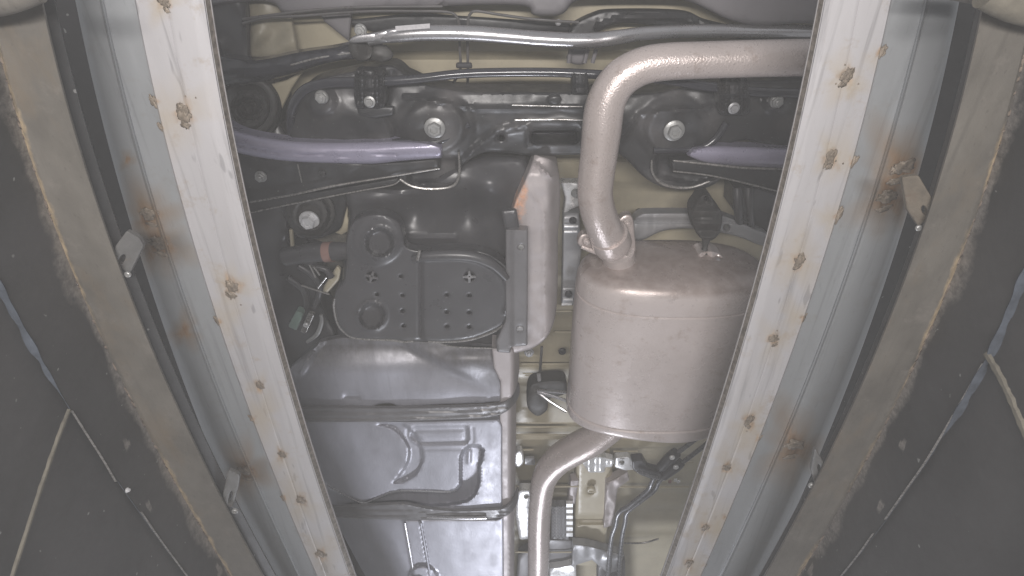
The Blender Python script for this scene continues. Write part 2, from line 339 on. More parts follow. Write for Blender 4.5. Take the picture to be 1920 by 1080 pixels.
# ================================================================== TRACK RAILS
def spots_rust(sp, k=1.0):
    def f(u, v):
        r = np.zeros(np.shape(u))
        for a in sp:
            x, y, s = a[:3]; q = a[3] if len(a) > 3 else 1.
            d = np.hypot((u-x), (v-y)*.8); ang = np.arctan2(v-y, u-x)
            s2 = s*(1+.25*np.sin(ang*3+x)+.15*np.sin(ang*7+y))
            r = np.maximum(r, q*np.clip(1.15-d/s2, 0, 1)*k)
        return r
    return f
def comb(*fs):
    return lambda u, v: np.clip(sum(f(u, v) for f in fs), 0, 1)
def lumpy(u, v, s=.01, sd=0.):
    return np.array([noise.noise(Vector((a*s, b*s, sd))) for a, b in zip(np.ravel(u), np.ravel(v))])
GR = 'painted steel rails over the pit'
def rail(side, wo, wi, wf, lipc, ridge, fade, gap, spots, tacks, burns, label, groove):
    o = W(wo[2], 720, .60)
    t = thing('track_rail', o, label, 'rail', GR)
    sg = 1 if side == 'L' else -1
    hr_ = random.Random(7 if side == 'L' else 3)
    halo = spots_rust([(x+hr_.uniform(-.3, .3)*r, y+r*hr_.uniform(-.3, .8), r*hr_.uniform(1.3, 2.4), hr_.uniform(.4, .9)) for x, y, r in spots]+[(x+sg*14, y+hr_.uniform(-20, 20), hr_.uniform(22, 44), hr_.uniform(.3, .8)) for x, y, r in tacks])
    core = spots_rust([(x, y, r*.85) for x, y, r in spots]+[(x, y, r*.7) for x, y, r in tacks])
    L4 = lambda a, d: [q+d for q in a]
    g0, g1 = L4(groove, -1.3), L4(groove, 1.3)
    cols = [(wo, .6035), (L4(wo, 2*sg), .600), (g0, .5998), (groove, .6003), (g1, .5998), (wf, .600), (L4(lipc, -3*sg), .6035)]
    if side == 'R': cols = [(wo, .6035), (L4(wo, -2), .600), (g1, .5998), (groove, .6003), (g0, .5998), (wf, .600), (L4(lipc, 3), .6035)]
    loft('face_plate', cols, white, t, dv=5, du=4, rust=core, dirt_shade=halo, label='white painted face strip with rusty weld burns')
    loft('sawn_edge', [(L4(lipc, -3*sg), .6035), (L4(lipc, -1*sg), .6060), (lipc, .606)] if 1 else 0, white, t, dv=10, du=2)
    loft('cut_end_flange', [(lipc, .606), (L4(lipc, 4*sg), .6085), (L4(lipc, 9*sg), .612)], millm, t, dv=6, du=2)
    loft('flange_lip', [(L4(lipc, 9*sg), .612), (L4(lipc, 11*sg), .6105), (L4(lipc, 12*sg), .640)], white, t, dv=8, du=2)
    # galvanised box section: flat, rolled ridge, flat, round corner, side going up
    R1 = L4(ridge, 4*sg); R2 = L4(ridge, -4*sg)
    cc = [(L4(wo, 3*sg), .606), (wo, .606), (R1, .6065), (L4(ridge, 2*sg), .6025), (ridge, .6012), (L4(ridge, -2*sg), .6025), (R2, .6080)]
    fa = np.array(fade, float)
    for k in range(0, 10):
        a = k/9*math.pi/2; z = .6085+.040*(1-math.cos(a)); cc.append((list(960+(fa-960-sg*46*math.sin(a))*.6085/z), z))
    cc.append((list(960+(fa-960-sg*46)*.6085/.74), .74))
    bh = spots_rust([(x, y, r*1.9, .95) for x, y, r in burns]); bc = spots_rust([(x, y, r*.95) for x, y, r in burns])
    loft('box_section', cc, galv, t, dv=7, du=5, rust=bc, dirt_shade=bh, label='galvanised box section with a rolled ridge')
    rn_ = random.Random(int(wo[0]))
    for i, (x, y, r) in enumerate(spots):
        lump('weld_spot', x, y, .5992, max(6, r*rn_.uniform(.30, .42)), max(8, r*rn_.uniform(.42, .66)), weldm, t, .75, .16, sub=4, rot=-.25*sg+rn_.uniform(-.3, .3))
        if r > 17:
            lump('weld_spatter', x+rn_.uniform(-.35, .35)*r, y+r*rn_.uniform(.45, .75), .5994, r*.2, r*.3, weldm, t, .8, .2, rot=rn_.uniform(-1, 1))
            for k in range(3): lump('weld_spatter', x+rn_.uniform(-1, 1)*r, y+rn_.uniform(-1.1, 1.3)*r, .5996, 1.8, 2.0, weldm, t, .4, .5, sub=1)
    for i, (x, y, r) in enumerate(tacks):
        lump('edge_weld', x-1*sg, y, .603, max(4, r*rn_.uniform(.28, .4)), max(8, r*rn_.uniform(.6, .95)), weldm, t, .7, .4, sub=4, rot=(-.28*sg if side == 'L' else .28)+rn_.uniform(-.15, .15))
    for i, (x, y, r) in enumerate(burns):
        if r > 22:
            lump('weld_bead', x, y-r*.1, .6055, r*.42, r*.30, weldm, t, .9, .22, sub=4)
            lump('weld_bead', x+r*.25*sg, y+r*.55, .6055, r*.34, r*.14, weldm, t, .8, .3, sub=3, rot=.3*sg)
    return t
wi_dummy = None
railL = rail('L', [253, 333, 450, 593], None, [362, 425, 512, 625], [385, 449, 541, 657], [190, 281, 402, 560], [158, 246, 366, 520], [105, 197, 337, 505],
     [(345, 212, 30), (435, 537, 28), (487, 722, 16), (529, 852, 17), (565, 938, 17), (602, 1040, 17), (308, 4, 20), (500, 1225, 16)],
     [(290, 190, 16), (302, 238, 9), (410, 603, 13), (474, 785, 12), (533, 934, 10), (620, 1150, 9)],
     [(278, 405, 30), (296, 458, 34), (345, 622, 16), (460, 885, 26), (240, 300, 8)],
     'white painted rail left of the underbody with large double weld burn near its top end', [313, 382, 492, 610])
railR = rail('R', [1672, 1583, 1464, 1315], None, [1556, 1490, 1387, 1256], [1545, 1468, 1370, 1249], [1738, 1638, 1513, 1352], [1784, 1690, 1575, 1407], [1830, 1745, 1610, 1432],
     [(1588, 143, 24), (1557, 298, 24), (1498, 490, 21), (1450, 635, 18), (1405, 788, 20), (1363, 877, 15), (1322, 990, 16), (1292, 1057, 15), (1470, -60, 16)],
     [(1652, 98, 17), (1598, 305, 15), (1570, 405, 17), (1505, 597, 12), (1421, 822, 11), (1357, 970, 9), (1319, 1060, 8)],
     [(1692, 318, 40), (1665, 372, 36), (1490, 838, 34), (1330, 1180, 20)],
     'white painted rail right of the silencer with a row of small round weld burns', [1612, 1530, 1425, 1285])
# ================================================================== RAMP BEAMS
def jag(us, vs, amp, sc, sd): return lumpy(us, vs, sc, sd)*amp
def beam(side, inner, outer, label):
    sg = 1 if side == 'L' else -1
    t = thing('ramp_beam', W(inner[2], 720, .50), label, 'beam', 'painted beams along the pit edge'); t['kind'] = 'thing'
    pi_, po = np.polyfit([0, 360, 720, 1080], inner, 2), np.polyfit([0, 360, 720, 1080], outer, 2)
    def rust(u, v):
        d = np.abs(u-np.polyval(po, v)); n = lumpy(u, v, .05, 3)+lumpy(u, v, .012, 9)*.8
        return np.clip((1-d/(11+8*n))*1.1, 0, 1)*np.clip(.6+lumpy(u, v, .006, 5)*1.6, .2, 1)
    L4 = lambda a, d: [q+d for q in a]
    loft('beam_plate', [(outer, .5035), (L4(outer, 5*sg), .5), (L4(inner, -3*sg), .5), (inner, .5025), (L4(inner, .5*sg), .516)], beamm, t, dv=6, du=4, rust=rust)
    loft('beam_web', [(L4(inner, 1*sg), .514), (L4(inner, (22 if side == 'L' else 9)*sg), .520), (L4(inner, (24 if side == 'L' else 10)*sg), .60)], wallm, t, dv=8, du=6, dirt_shade=lambda u, v: np.clip(lumpy(u, v, .05, 2)-.1, 0, 1)*.8)
    loft('gap_shade_plate', [(L4(inner, -30*sg), .70), (L4(inner, 60*sg), .70), (L4(inner, 190*sg), .70)], wallm, t, dv=30, du=20)  # dark sheet added behind the gap to stand for its deep shadow
    rr = random.Random(5 if side == 'L' else 9)
    for k in range(46):
        v = rr.uniform(20 if side == 'L' else 90, 1090); u = np.polyval(po, v)-sg*rr.uniform(-4, 7)
        lump('rust_flake', u, v, .5025, rr.uniform(2, 5), rr.uniform(5, 15), crust, t, .8, .25, sub=2, rot=-.42*sg+rr.uniform(-.3, .3))
    return t, po
inL, outL = [80, 177, 315, 495], [-25, 80, 230, 433]
inR, outR = [1842, 1753, 1613, 1433], [1944, 1843, 1700, 1497]
beamL, poL = beam('L', inL, outL, 'tan painted steel beam with rusty flaking edge along the left pit wall')
beamR, poR = beam('R', inR, outR, 'tan painted steel beam with rusty flaking edge along the right pit wall')
def bracket(pts, z, parent, slot, bl, label, m=None):
    b = panel('angle_bracket', rounded(pts, 5), z, m or brack, parent, step=6, edge=(2, .001), thick=.004, holes=[slot] if slot is not None else [], label=label)
    bolt(bl[0], bl[1], (z(bl[0], bl[1]) if callable(z) else z)-.004, bl[2], boltm, b, 'stud', 'bolt')
bracket([(238, 432), (262, 446), (270, 460), (244, 512), (232, 508), (214, 478), (216, 462)], lambda u, v: .5065+(u-214)*.0002, beamL, ell(229, 486, 5, 10, 16, .5), (240, 514, 6), 'grey slotted bracket by the big rust patch')
bracket([(428, 880), (450, 890), (447, 912), (436, 952), (420, 946), (418, 925)], lambda u, v: .5065+(u-418)*.0002, beamL, ell(432, 932, 3, 12, 14, .2), (441, 957, 6), 'bright slotted bracket low on the beam')
bracket([(1690, 332), (1722, 328), (1748, 372), (1742, 408), (1722, 425), (1700, 392)], lambda u, v: .5065+(1748-u)*.0002, beamR, ell(1733, 394, 5, 9, 16, -.3), (1722, 427, 6), 'tan rounded bracket under the rust patch', brackt)
bracket([(1528, 838), (1545, 868), (1545, 898), (1530, 912), (1520, 880)], lambda u, v: .5065+(1545-u)*.0002, beamR, ell(1536, 878, 3, 8, 14, -.2), (1521, 909, 6), 'grey bracket low on the beam')
# cross bars at the top corners of the pit
cb = thing('cross_bar', W(20, 10, .47), 'short tan crossbar end over the top of the left beam', 'bar')
tube('bar_tube', [(-120, 22, .47, 20), (0, 8, .47, 20), (72, -14, .47, 18)], beamm, cb)
cb = thing('cross_bar', W(1880, 10, .47), 'pale tan crossbar end with round cap over top of the right beam', 'bar')
tube('bar_tube', [(1752, -22, .53, 14), (1840, -5, .53, 14), (1880, 4, .53, 15)], beamm, cb)
tube('end_cap', [(1845, -10, .48, 24), (1905, 12, .48, 28), (1990, 30, .48, 30)], tan, cb)
build_haze()
# ================================================================== PIT WALLS
def pitwall(side, outer, jpts, label):
    sg = -1 if side == 'L' else 1
    t = thing('pit_wall', W(outer[2], 720, .45), label, 'wall', 'dark walls of the pit'); t['kind'] = 'thing'
    vs = np.arange(-150, 1331, 8); uo = np.polyval(np.polyfit([0, 360, 720, 1080], outer, 2), vs)
    X = Wn(uo, vs, .5035)
    def onwall(u, v):              # where the line of sight meets the wall
        b = -(v-540)/F; ay = (-b*ct+st)/(b*st+ct); ax = (u-960)/F/(b*st+ct)
        z = .42
        for _ in range(12):
            x = np.interp(ay*z, X[:, 1], X[:, 0]); z = x/ax
        return x, z
    jp = [(Wn(a, b, onwall(a, b)[1])[1], onwall(a, b)[1]) for a, b in jpts]; print(side, jp)
    jz = np.interp(X[:, 1], [q[0] for q in jp], [q[1] for q in jp])
    # wall sheet: straight down from the beam's outer edge
    def sheet(name, z0, z1, off, n, mat, dirtf=None, rustf=None, lab=None):
        V = []; D = []; Rr = []
        for i in range(n+1):
            for x, j in zip(X, jz):
                a0 = j+z0 if z0 < .1 else z0; a1 = j+z1 if abs(z1) < .1 else z1; z = a0+(a1-a0)*i/n
                V.append((x[0]+sg*off, x[1], z)); 
                nn = noise.noise(Vector((x[1]*9, z*14, 3)))+.6*noise.noise(Vector((x[1]*35, z*50, 7)))
                Rr.append(max(0, min(1, 1.1-(.5035-z)/(.010+.022*(nn+.35)))) if z > .43 else 0)
                D.append(max(0, noise.noise(Vector((x[1]*5, z*9, 1)))*.7) + .9*max(0, noise.noise(Vector((x[1]*60, z*60, 1)))-.48))
        m = len(X); Fc = [[i*m+k, i*m+k+1, (i+1)*m+k+1, (i+1)*m+k] for i in range(n) for k in range(m-1)]
        return mesh_obj(name, V, Fc, mat, t, lab, Rr, D)
    sheet('upper_plate', .5035, .001, 0, 34, wallm)
    sheet('lower_plate', .008, -.30, .004, 60, wallm)
    # rolled joint strip between the two plates
    V = []; m = len(X); a = [(0, .0012), (-.0022, .0008), (-.003, -.0008), (-.0010, -.0018), (.004, -.002)]
    for dx, dz in a:
        for x, j in zip(X, jz):
            y0 = .36 if side == 'L' else .42; q = (.9 if side == 'L' else 1.1)-(.80 if side == 'L' else 1.0)*float(sstep(y0, y0+.06, x[1])); q *= max(.25, 1+.9*noise.noise(Vector((0, x[1]*45, 4))))
            V.append((x[0]+sg*dx*q, x[1], j+dz*q))
    mesh_obj('joint_strip', V, [[i*m+k, i*m+k+1, (i+1)*m+k+1, (i+1)*m+k] for i in range(len(a)-1) for k in range(m-1)], blue, t, 'blue grey strip worn bare along the plate joint')
    def streak(name, P, wpx, mat, lab):
        A = catmull(P, 12); V = []
        for i, (u, v) in enumerate(A):
            x, z = onwall(u, v); n = noise.noise(Vector((i*.5, 0, 2)))
            wd = (wpx*(1+.6*n))*mpp(v, z)
            for d, e in ((-1, 0), (-.6, .0025), (.6, .0025), (1, 0)):
                q = z+d*wd*.35; V.append((x-sg*(e+.0006), Wn(u, v, z)[1]+d*wd*.9, q))
        Fc = [[i*4+k, i*4+k+1, i*4+k+5, i*4+k+4] for i in range(len(A)-1) for k in range(3)]
        mesh_obj(name, V, Fc, mat, t, lab)
    return t, onwall, streak
wl, onL, stL = pitwall('L', outL, [(-60, 425), (0, 535), (60, 645), (125, 757), (240, 930), (350, 1080), (500, 1280)], 'dark painted left pit wall with blue joint line and tan diagonal flat bar')
wr, onR, stR = pitwall('R', outR, [(1985, 390), (1920, 512), (1855, 665), (1812, 742), (1745, 855), (1665, 970), (1575, 1085), (1420, 1290)], 'dark painted right pit wall with pale joint line and hanging tan strap')
stL('diagonal_bar', [(127, 768), (104, 826), (70, 925), (18, 1085)], 3.6, tan, 'tan muddy flat bar leaning down the wall')
stL('scratch', [(262, 960), (300, 1015), (350, 1082)], 1.2, lip, 'fine bare scratch')
stR('diagonal_bar', [(1852, 662), (1885, 720), (1920, 800), (1960, 900)], 7, tan, 'tan muddy strap leaning down the wall')
x, z = onL(237, 919); o = link('bolt', unit('washer_bolt').copy(), boltw, wl, Vector((x+.001, W(237, 919, z).y, z))-wpos(wl), 'lone round bolt in the dark wall'); o.scale = (.0032,)*3; o.rotation_euler = (0, -1.57, 0)
stL('pale_scrape', [(131, 770), (160, 815), (190, 862), (214, 903)], 1.0, lip, 'thin pale scrape below the blue strip')
stR('pale_scrape', [(1846, 682), (1812, 742), (1745, 855), (1700, 920), (1662, 974)], 1.3, lip, 'thin pale scrape below the blue strip')
stR('pale_scrape', [(1640, 1000), (1610, 1042), (1575, 1085)], .9, lip, None)
# ================================================================== THE CAR
car = thing('car', W(960, 540, 1.0), 'underside of a beige car seen from the pit with black subframe, exhaust and fuel tank', 'car')
def bumpf(pts, wd, dep, soft=6):
    pts = np.array(pts, float); return lambda u, v: dep*(1-sstep(wd-soft, wd+soft, seg_dist(u, v, pts)))
def padf(poly, dep, soft=6):
    poly = np.array(poly, float)
    def f(u, v):
        s = seg_dist(u, v, poly, True); s = np.where(inside(u, v, poly), -s, s); return dep*(1-sstep(-soft, soft, s))
    return f
def ringf(u0, v0, r, wd, dep):
    return lambda u, v: dep*np.exp(-((np.hypot(u-u0, v-v0)-r)/wd)**2)
def sumf(*fs): return lambda u, v: sum(f(u, v) for f in fs)
def wavy(amp, s=.02, sd=1.): return lambda u, v: lumpy(u, v, s, sd).reshape(np.shape(u))*amp
# ---- floor pan
def floor_h(u, v):
    h = 0*u
    for y, d, s in ((103, .02, 4), (300, -.01, 4), (345, .012, 5), (576, -.008, 2), (590, .010, 2), (622, .008, 2), (681, -.010, 2), (700, .010, 2), (800, -.012, 3), (806, .018, 2), (823, -.010, 2), (842, .012, 3), (915, .016, 3), (952, .02, 5), (1000, -.012, 4), (1035, .012, 3)):
        h = h+d*sstep(y-s, y+s, v)*(1 if y != 103 else (u > 0))
    h -= .055*sstep(320, 420, v)*0
    h += .03*sstep(1160, 1180, u)*(1-sstep(440, 450, v))*sstep(290, 310, v)*0
    return h-.03*sstep(560, 760, v)
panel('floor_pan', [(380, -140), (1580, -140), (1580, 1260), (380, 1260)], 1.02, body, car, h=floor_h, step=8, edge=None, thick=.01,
      dirt_shade=lambda u, v: np.clip(1-sstep(640, 700, u)*1.0*(1-sstep(1450, 1500, u)), 0, 1)*sstep(160, 320, v)+.5*np.clip(lumpy(u, v, .012, 4), 0, 1))  # floor tone darker towards both sides, plus random blotches
# ---- rear bumper skirt (top)
bs = panel('bumper_skirt', np.vstack([[(380, -140), (1600, -140)], catmull([(1600, 60), (1510, 44), (1430, 48), (1370, 38), (1325, 18), (1290, 3), (1240, -2), (1110, -2), (1075, 5), (1060, 22), (1040, 30), (1000, 28), (985, 12), (900, 10), (800, 14), (700, 18), (640, 22), (560, 26), (530, 24), (515, 8), (480, 2), (400, 10), (380, 20)], 5)]), .93, bump_, car, h=sumf(wavy(.006, .006), bumpf([(1080, -20), (1300, -25)], 18, -.01)), step=8, edge=(9, .012), thick=.02, label='grey plastic rear bumper skirt')
for x, y in ((1047, 42), (1573, 36), (560, -12)): bolt(x, y, .935, 6, alum, bs, 'flange_bolt', 'screw')
panel('rear_body_brace', np.vstack([catmull([(1075, 45), (1110, 28), (1150, 20), (1280, 22), (1330, 40), (1420, 58), (1530, 60)], 6), catmull([(1530, 82), (1420, 76), (1300, 66), (1240, 50), (1170, 44), (1130, 56), (1095, 76), (1060, 82)], 6)]), .965, blackm, car, h=bumpf([(1120, 50), (1170, 32), (1280, 34), (1400, 66)], 5, -.008, 3), step=6, edge=(5, .006), thick=.02, label='dark wavy pressing behind the bumper skirt')
panel('rear_crossmember_cover', [(640, 40), (780, 24), (860, 30), (1070, 44), (1070, 60), (860, 56), (700, 60)], .985, blackm, car, step=6)
panel('left_rear_panel', [(465, 0), (520, 0), (545, 25), (560, 105), (470, 110)], .972, body, car, h=wavy(.01, .03), step=6, edge=(8, .006), label='beige pressing in the top left corner', dirt_shade=lambda u, v: .35+0*u)
panel('inner_brace', [(600, 25), (660, 22), (655, 78), (608, 40)], .975, bump_, car, step=6)
# ---- dark wheel arch liners
panel('wheel_arch_liner', [(380, -60), (462, -60), (468, 60), (470, 110), (515, 150), (520, 220), (545, 260), (540, 400), (546, 460), (600, 480), (600, 560), (640, 640), (600, 800), (380, 800)], .955, plast, car, h=wavy(.02, .015), step=9, edge=(12, .02), thick=.05, label='black wheel arch liner on the left')
panel('wheel_arch_liner', [(1500, 60), (1620, 60), (1560, 460), (1440, 470), (1405, 430), (1372, 390), (1375, 350), (1470, 330), (1480, 160)], .955, plast, car, h=wavy(.02, .015), step=9, edge=(12, .02), thick=.05, label='black wheel arch liner on the right')
# ---- upper arm
ua = panel('upper_control_arm', catmull([(405, 108), (480, 112), (560, 97), (625, 88), (690, 76), (716, 92), (712, 112), (660, 112), (610, 120), (560, 136), (500, 152), (440, 160), (405, 158)], 5, True), .905, gloss, car, h=sumf(bumpf([(400, 138), (520, 128), (640, 104), (700, 97)], 12, -.012, 8), wavy(.003, .02)), step=6, edge=(6, .012), thick=.02)
tube('arm_lip', [(545, 122, .893, 1.6), (600, 108, .893, 1.8), (680, 96, .892, 1.6)], lip, ua, seg=8)
# ---- rubber spring seat at left
sp = panel('coil_spring_seat', ell(466, 205, 64, 66, 40), .94, rubb, car, h=lambda u, v: -.02*(1-sstep(38, 50, np.hypot(u-466, v-203)))+.02*(1-sstep(18, 24, np.hypot(u-466, v-203)))+.003*np.sin(np.hypot(u-466, v-203)*.5), step=4, edge=(10, .02), thick=.05, label='round black rubber spring seat')
tube('spring_coil', [(470+44*math.cos(a), 200+50*math.sin(a), .915, 7) for a in np.linspace(-2, 2.2, 12)], rubb, sp, seg=12)
# ---- rear subframe
cm_out = np.vstack([catmull([(540, 262), (545, 205), (560, 172), (590, 150), (640, 138), (690, 128), (735, 122), (760, 140)], 4), [(800, 158), (850, 168), (900, 172), (1090, 172), (1180, 176), (1240, 172), (1290, 160), (1330, 152), (1400, 150), (1520, 150), (1520, 300)],
    catmull([(1400, 262), (1372, 270), (1364, 300), (1355, 330), (1330, 350), (1290, 356), (1240, 350), (1205, 330), (1175, 300), (1155, 285)], 5), catmull([(1090, 290), (1000, 291), (960, 288), (915, 285), (885, 297), (862, 318), (858, 342), (835, 352), (800, 353), (765, 346), (748, 335), (738, 300), (720, 285), (640, 280)], 5)])
slot = rounded([(996, 245), (1084, 245), (1084, 268), (996, 268)], 11)
def sub_h(u, v):
    h = -.010*np.exp(-((v-215)/38.)**2)*sstep(560, 640, u)
    for x, y, r in ((815, 238, 78), (1264, 243, 72)):
        d = np.hypot((u-x)/1.15, v-y); h = h-.014*(1-sstep(r*.55, r*.8, d))-.004*np.exp(-((d-r*.78)/5)**2)
    for x, y, r in ((603, 190, 34), (1455, 190, 30)):
        d = np.hypot(u-x, v-y); h = h-.012*(1-sstep(r*.5, r, d))
    h += bumpf([(745, 262), (720, 200), (735, 140)], 5, .008, 6)(u, v)+bumpf([(880, 290), (935, 245), (1000, 232), (1088, 232)], 6, -.007, 6)(u, v)
    h += bumpf([(760, 180), (900, 205), (1090, 203)], 4, -.006, 4)(u, v)+bumpf([(1160, 262), (1200, 215), (1330, 200)], 4, -.006, 5)(u, v)
    h += bumpf([(990, 240), (990, 273), (1090, 273), (1090, 240)], 3, -.004, 3)(u, v)
    h += padf([(765, 300), (858, 296), (858, 338), (768, 342)], .016, 5)(u, v)+padf([(1232, 292), (1320, 296), (1350, 330), (1300, 345), (1232, 330)], .016, 6)(u, v)
    return h+lumpy(u, v, .03, 7)*.003
sf = panel('rear_subframe', cm_out, .885, blackm, car, h=sub_h, step=5, edge=(5, .010), thick=.045, holes=[slot, ell(940, 258, 5)], label='black pressed steel rear subframe',
   dirt_shade=lambda u, v: np.clip(lumpy(u, v, .015, 2), 0, 1)*.7)
panel('slot_backing', rounded([(985, 236), (1094, 236), (1094, 276), (985, 276)], 6), .925, gloss, sf, h=bumpf([(990, 250), (1090, 250)], 6, .01, 5), step=6, edge=None)
panel('slot_backing', ell(940, 258, 14), .925, gloss, sf, step=6, edge=None)
for P in ([(738, 268), (752, 266), (790, 268), (832, 262), (862, 240), (880, 232)], [(1225, 282), (1260, 280), (1310, 278), (1340, 262), (1362, 230)], ):
    tube('rim_flange', [(a, b, .874, 7) for a, b in P], gloss, sf, seg=14)
tube('cradle_rim', [(750, 336, .878, 2.6), (775, 350, .878, 2.8), (815, 354, .878, 2.8), (850, 348, .878, 2.8), (861, 325, .878, 2.4), (860, 285, .878, 2)], lip, sf, seg=8, label='bright rolled rim of the left arm cradle')
tube('cradle_rim', [(1222, 300, .878, 2), (1224, 325, .878, 2.4), (1245, 346, .878, 2.8), (1290, 352, .878, 2.8), (1330, 340, .878, 2.2)], lip, sf, seg=8, label='bright rolled rim of the right arm cradle')
tube('subframe_seam', [(965, 225, .872, 1.4), (1030, 224, .872, 1.6), (1092, 225, .872, 1.4)], lip, sf, seg=8)
tube('subframe_seam', [(960, 197, .872, 1.3), (1030, 199, .872, 1.3), (1092, 200, .872, 1.3)], lip, sf, seg=8)
bolt(815, 240, .860, 20, boltm, sf, label='large flanged bolt left of the exhaust')
bolt(1264, 245, .860, 20, boltm, sf, label='large flanged bolt right of the exhaust')
bolt(603, 182, .862, 15, boltm, sf, 'nut', label='flanged nut behind the arm')
bolt(1456, 190, .862, 15, boltm, sf, 'nut')
for x in (1040,): lump('drain_plug', x, 186, .868, 14, 9, blackm, sf, .2, .5)
# ---- anti-roll bar with clamps
ar = tube('anti_roll_bar', [(548, 262, .90, 8), (545, 225, .885, 8), (552, 192, .872, 9), (575, 166, .862, 9), (620, 155, .857, 9), (700, 153, .852, 9), (780, 148, .85, 8.5), (860, 139, .85, 8.5), (940, 136, .85, 8.5), (1040, 136, .85, 8.5), (1140, 141, .85, 8.5), (1250, 150, .85, 8.5), (1330, 162, .85, 8.5), (1420, 172, .86, 9), (1500, 175, .87, 9)], gloss, car, n=10, label='glossy black anti-roll bar')
for (x, y, s) in ((693, 158, 1), (1376, 170, -1), (1088, 150, .55)):
    c = panel('bar_clamp', rounded([(x-28*abs(s), y-28*abs(s)), (x+26*abs(s), y-26*abs(s)), (x+30*abs(s), y+30), (x+26*abs(s), y+46*abs(s)), (x-26*abs(s), y+46*abs(s)), (x-30*abs(s), y+20)], 8), .852, blackm, ar, h=lambda u, v: -.016*(1-sstep(8, 16, np.abs(v-y+2)))+.008*np.exp(-((u-x)/4.)**2)-.005*np.cos((u-x)*.45), step=4, edge=(4, .008), thick=.02)
    if abs(s) == 1: bolt(x, y+33, .846, 11, boltm if s > 0 else alum, c)
panel('clamp_foot', rounded([(668, 196), (740, 200), (738, 216), (700, 222), (672, 216)], 5), .862, blackm, sf, step=5)
# ---- bright lateral link
lk = tube('lateral_link', [(690, 76, .868, 9), (715, 70, .868, 11), (745, 66, .867, 13), (800, 62, .866, 14), (880, 63, .866, 14), (950, 68, .866, 14), (1010, 73, .866, 14), (1070, 76, .866, 14), (1120, 75, .868, 14), (1165, 69, .872, 13), (1215, 62, .89, 12), (1300, 58, .92, 12), (1420, 58, .95, 12), (1600, 60, .96, 12)], silv, car, n=12, seg=24, label='bright plated lateral link bar')
panel('link_eye', catmull([(656, 74), (670, 66), (700, 62), (742, 54), (752, 66), (746, 78), (700, 79), (660, 81)], 4, True), .860, silv, lk, step=5, edge=(3, .003), thick=.008, label='flattened end of the link')
bolt(676, 57, .872, 14, boltm, lk, 'nut', 'link_bolt')
panel('sticker', [(741, 49), (806, 44), (806, 53), (742, 58)], lambda u, v: .8540+0*u, paper, lk, step=6, edge=None, thick=.0004, label='pale rectangular sticker')
tube('link_bushing', [(676, 90, .93, 22), (678, 92, .885, 22), (679, 92, .879, 14)], rubb, lk, n=3, seg=20)
lump('bushing_boot', 712, 100, .895, 24, 16, rubb, lk, .2, .8)
# ---- brake pipes
zb = .93
for P in ([(455, 44), (500, 33), (560, 30), (640, 24), (700, 21), (780, 21), (835, 22), (855, 30), (861, 50), (862, 90), (863, 130), (850, 155), (838, 162)],
          [(1085, 42), (1000, 36), (940, 28), (895, 21), (882, 26), (877, 45), (877, 100), (877, 150), (872, 168)],
          [(455, 36), (560, 22), (660, 14), (830, 12)],
          [(815, 150), (840, 162), (880, 170), (980, 172), (1095, 171)],
          [(1255, 150), (1230, 166), (1195, 174), (1165, 172)]):
    tube('brake_pipe', [(a, b, zb, 2.6) for a, b in P], lined, car, seg=8)
panel('pipe_clip', rounded([(855, 118), (884, 118), (886, 128), (855, 128)], 3), .915, plast, car, step=5)
panel('hose_clip_bracket', catmull([(1062, 108), (1078, 90), (1100, 92), (1098, 118), (1075, 120)], 4, True), .95, bump_, car, step=5)
for k in range(5): tube('drop_bracket_leg', [(1070+k*16, 92, .94, 4), (1066+k*15, 118, .94, 4)], bump_, car, seg=8) if k in (0, 2, 3) else None
# ---- lower control arms
la = panel('lower_control_arm', [(430, 285), (520, 296), (620, 305), (700, 307), (760, 303), (822, 297), (824, 318), (800, 322), (745, 331), (700, 340), (640, 350), (590, 357), (540, 368), (470, 380), (440, 385)], .868, blackm, car, h=lambda u, v: .012*sstep(300, 360, v)+lumpy(u, v, .03, 3)*.003, step=5, edge=(4, .006), thick=.03, label='black lower control arm on the left')
panel('arm_flange', [(440, 384), (520, 371), (600, 359), (680, 345), (745, 334), (750, 342), (742, 347), (680, 357), (600, 372), (540, 384), (470, 399), (440, 405)], .893, blackm, la, step=5, edge=(3, .003), thick=.02)
tube('arm_lip', [(470, 379, .873, 1.6), (545, 366, .872, 1.9), (600, 354, .871, 2.4), (640, 346, .871, 2), (740, 330, .87, 1.7), (824, 316, .868, 1.5)], lip, la, seg=8)
tube('arm_lip', [(455, 402, .893, 1.5), (540, 384, .893, 1.6), (600, 372, .893, 1.6), (680, 357, .892, 1.6), (735, 347, .891, 1.6), (750, 337, .890, 1.4)], lip, la, seg=8)
def armtop(u, v):
    c = np.interp(u, [430, 480, 520, 570, 640, 700, 745, 800], [262, 274, 282, 287, 288, 287, 284, 282]); return -.030*np.sqrt(np.clip(1-((v-c)/26)**2, 0, 1))+bumpf([(445, 272), (520, 287), (640, 293), (740, 290)], 1.5, .004, 2.5)(u, v)
panel('arm_tube', np.vstack([catmull([(425, 232), (455, 247), (500, 257), (560, 264), (640, 266), (700, 265), (745, 264), (800, 268), (828, 276)], 5), catmull([(828, 296), (790, 299), (750, 302), (700, 307), (620, 306), (540, 302), (480, 294), (425, 282)], 5)]), .882, lav, la, h=armtop, step=4, edge=(3, .006), thick=.02, label='lavender grey waxed upper tube of the arm')
bolt(489, 331, .868, 13, boltm, la, 'nut'); bolt(605, 326, .872, 7, blackm, la, 'stud', 'plug')
tube('weld_line', [(558, 308, .869, 1.3), (566, 342, .875, 1.3)], lip, la, seg=6)
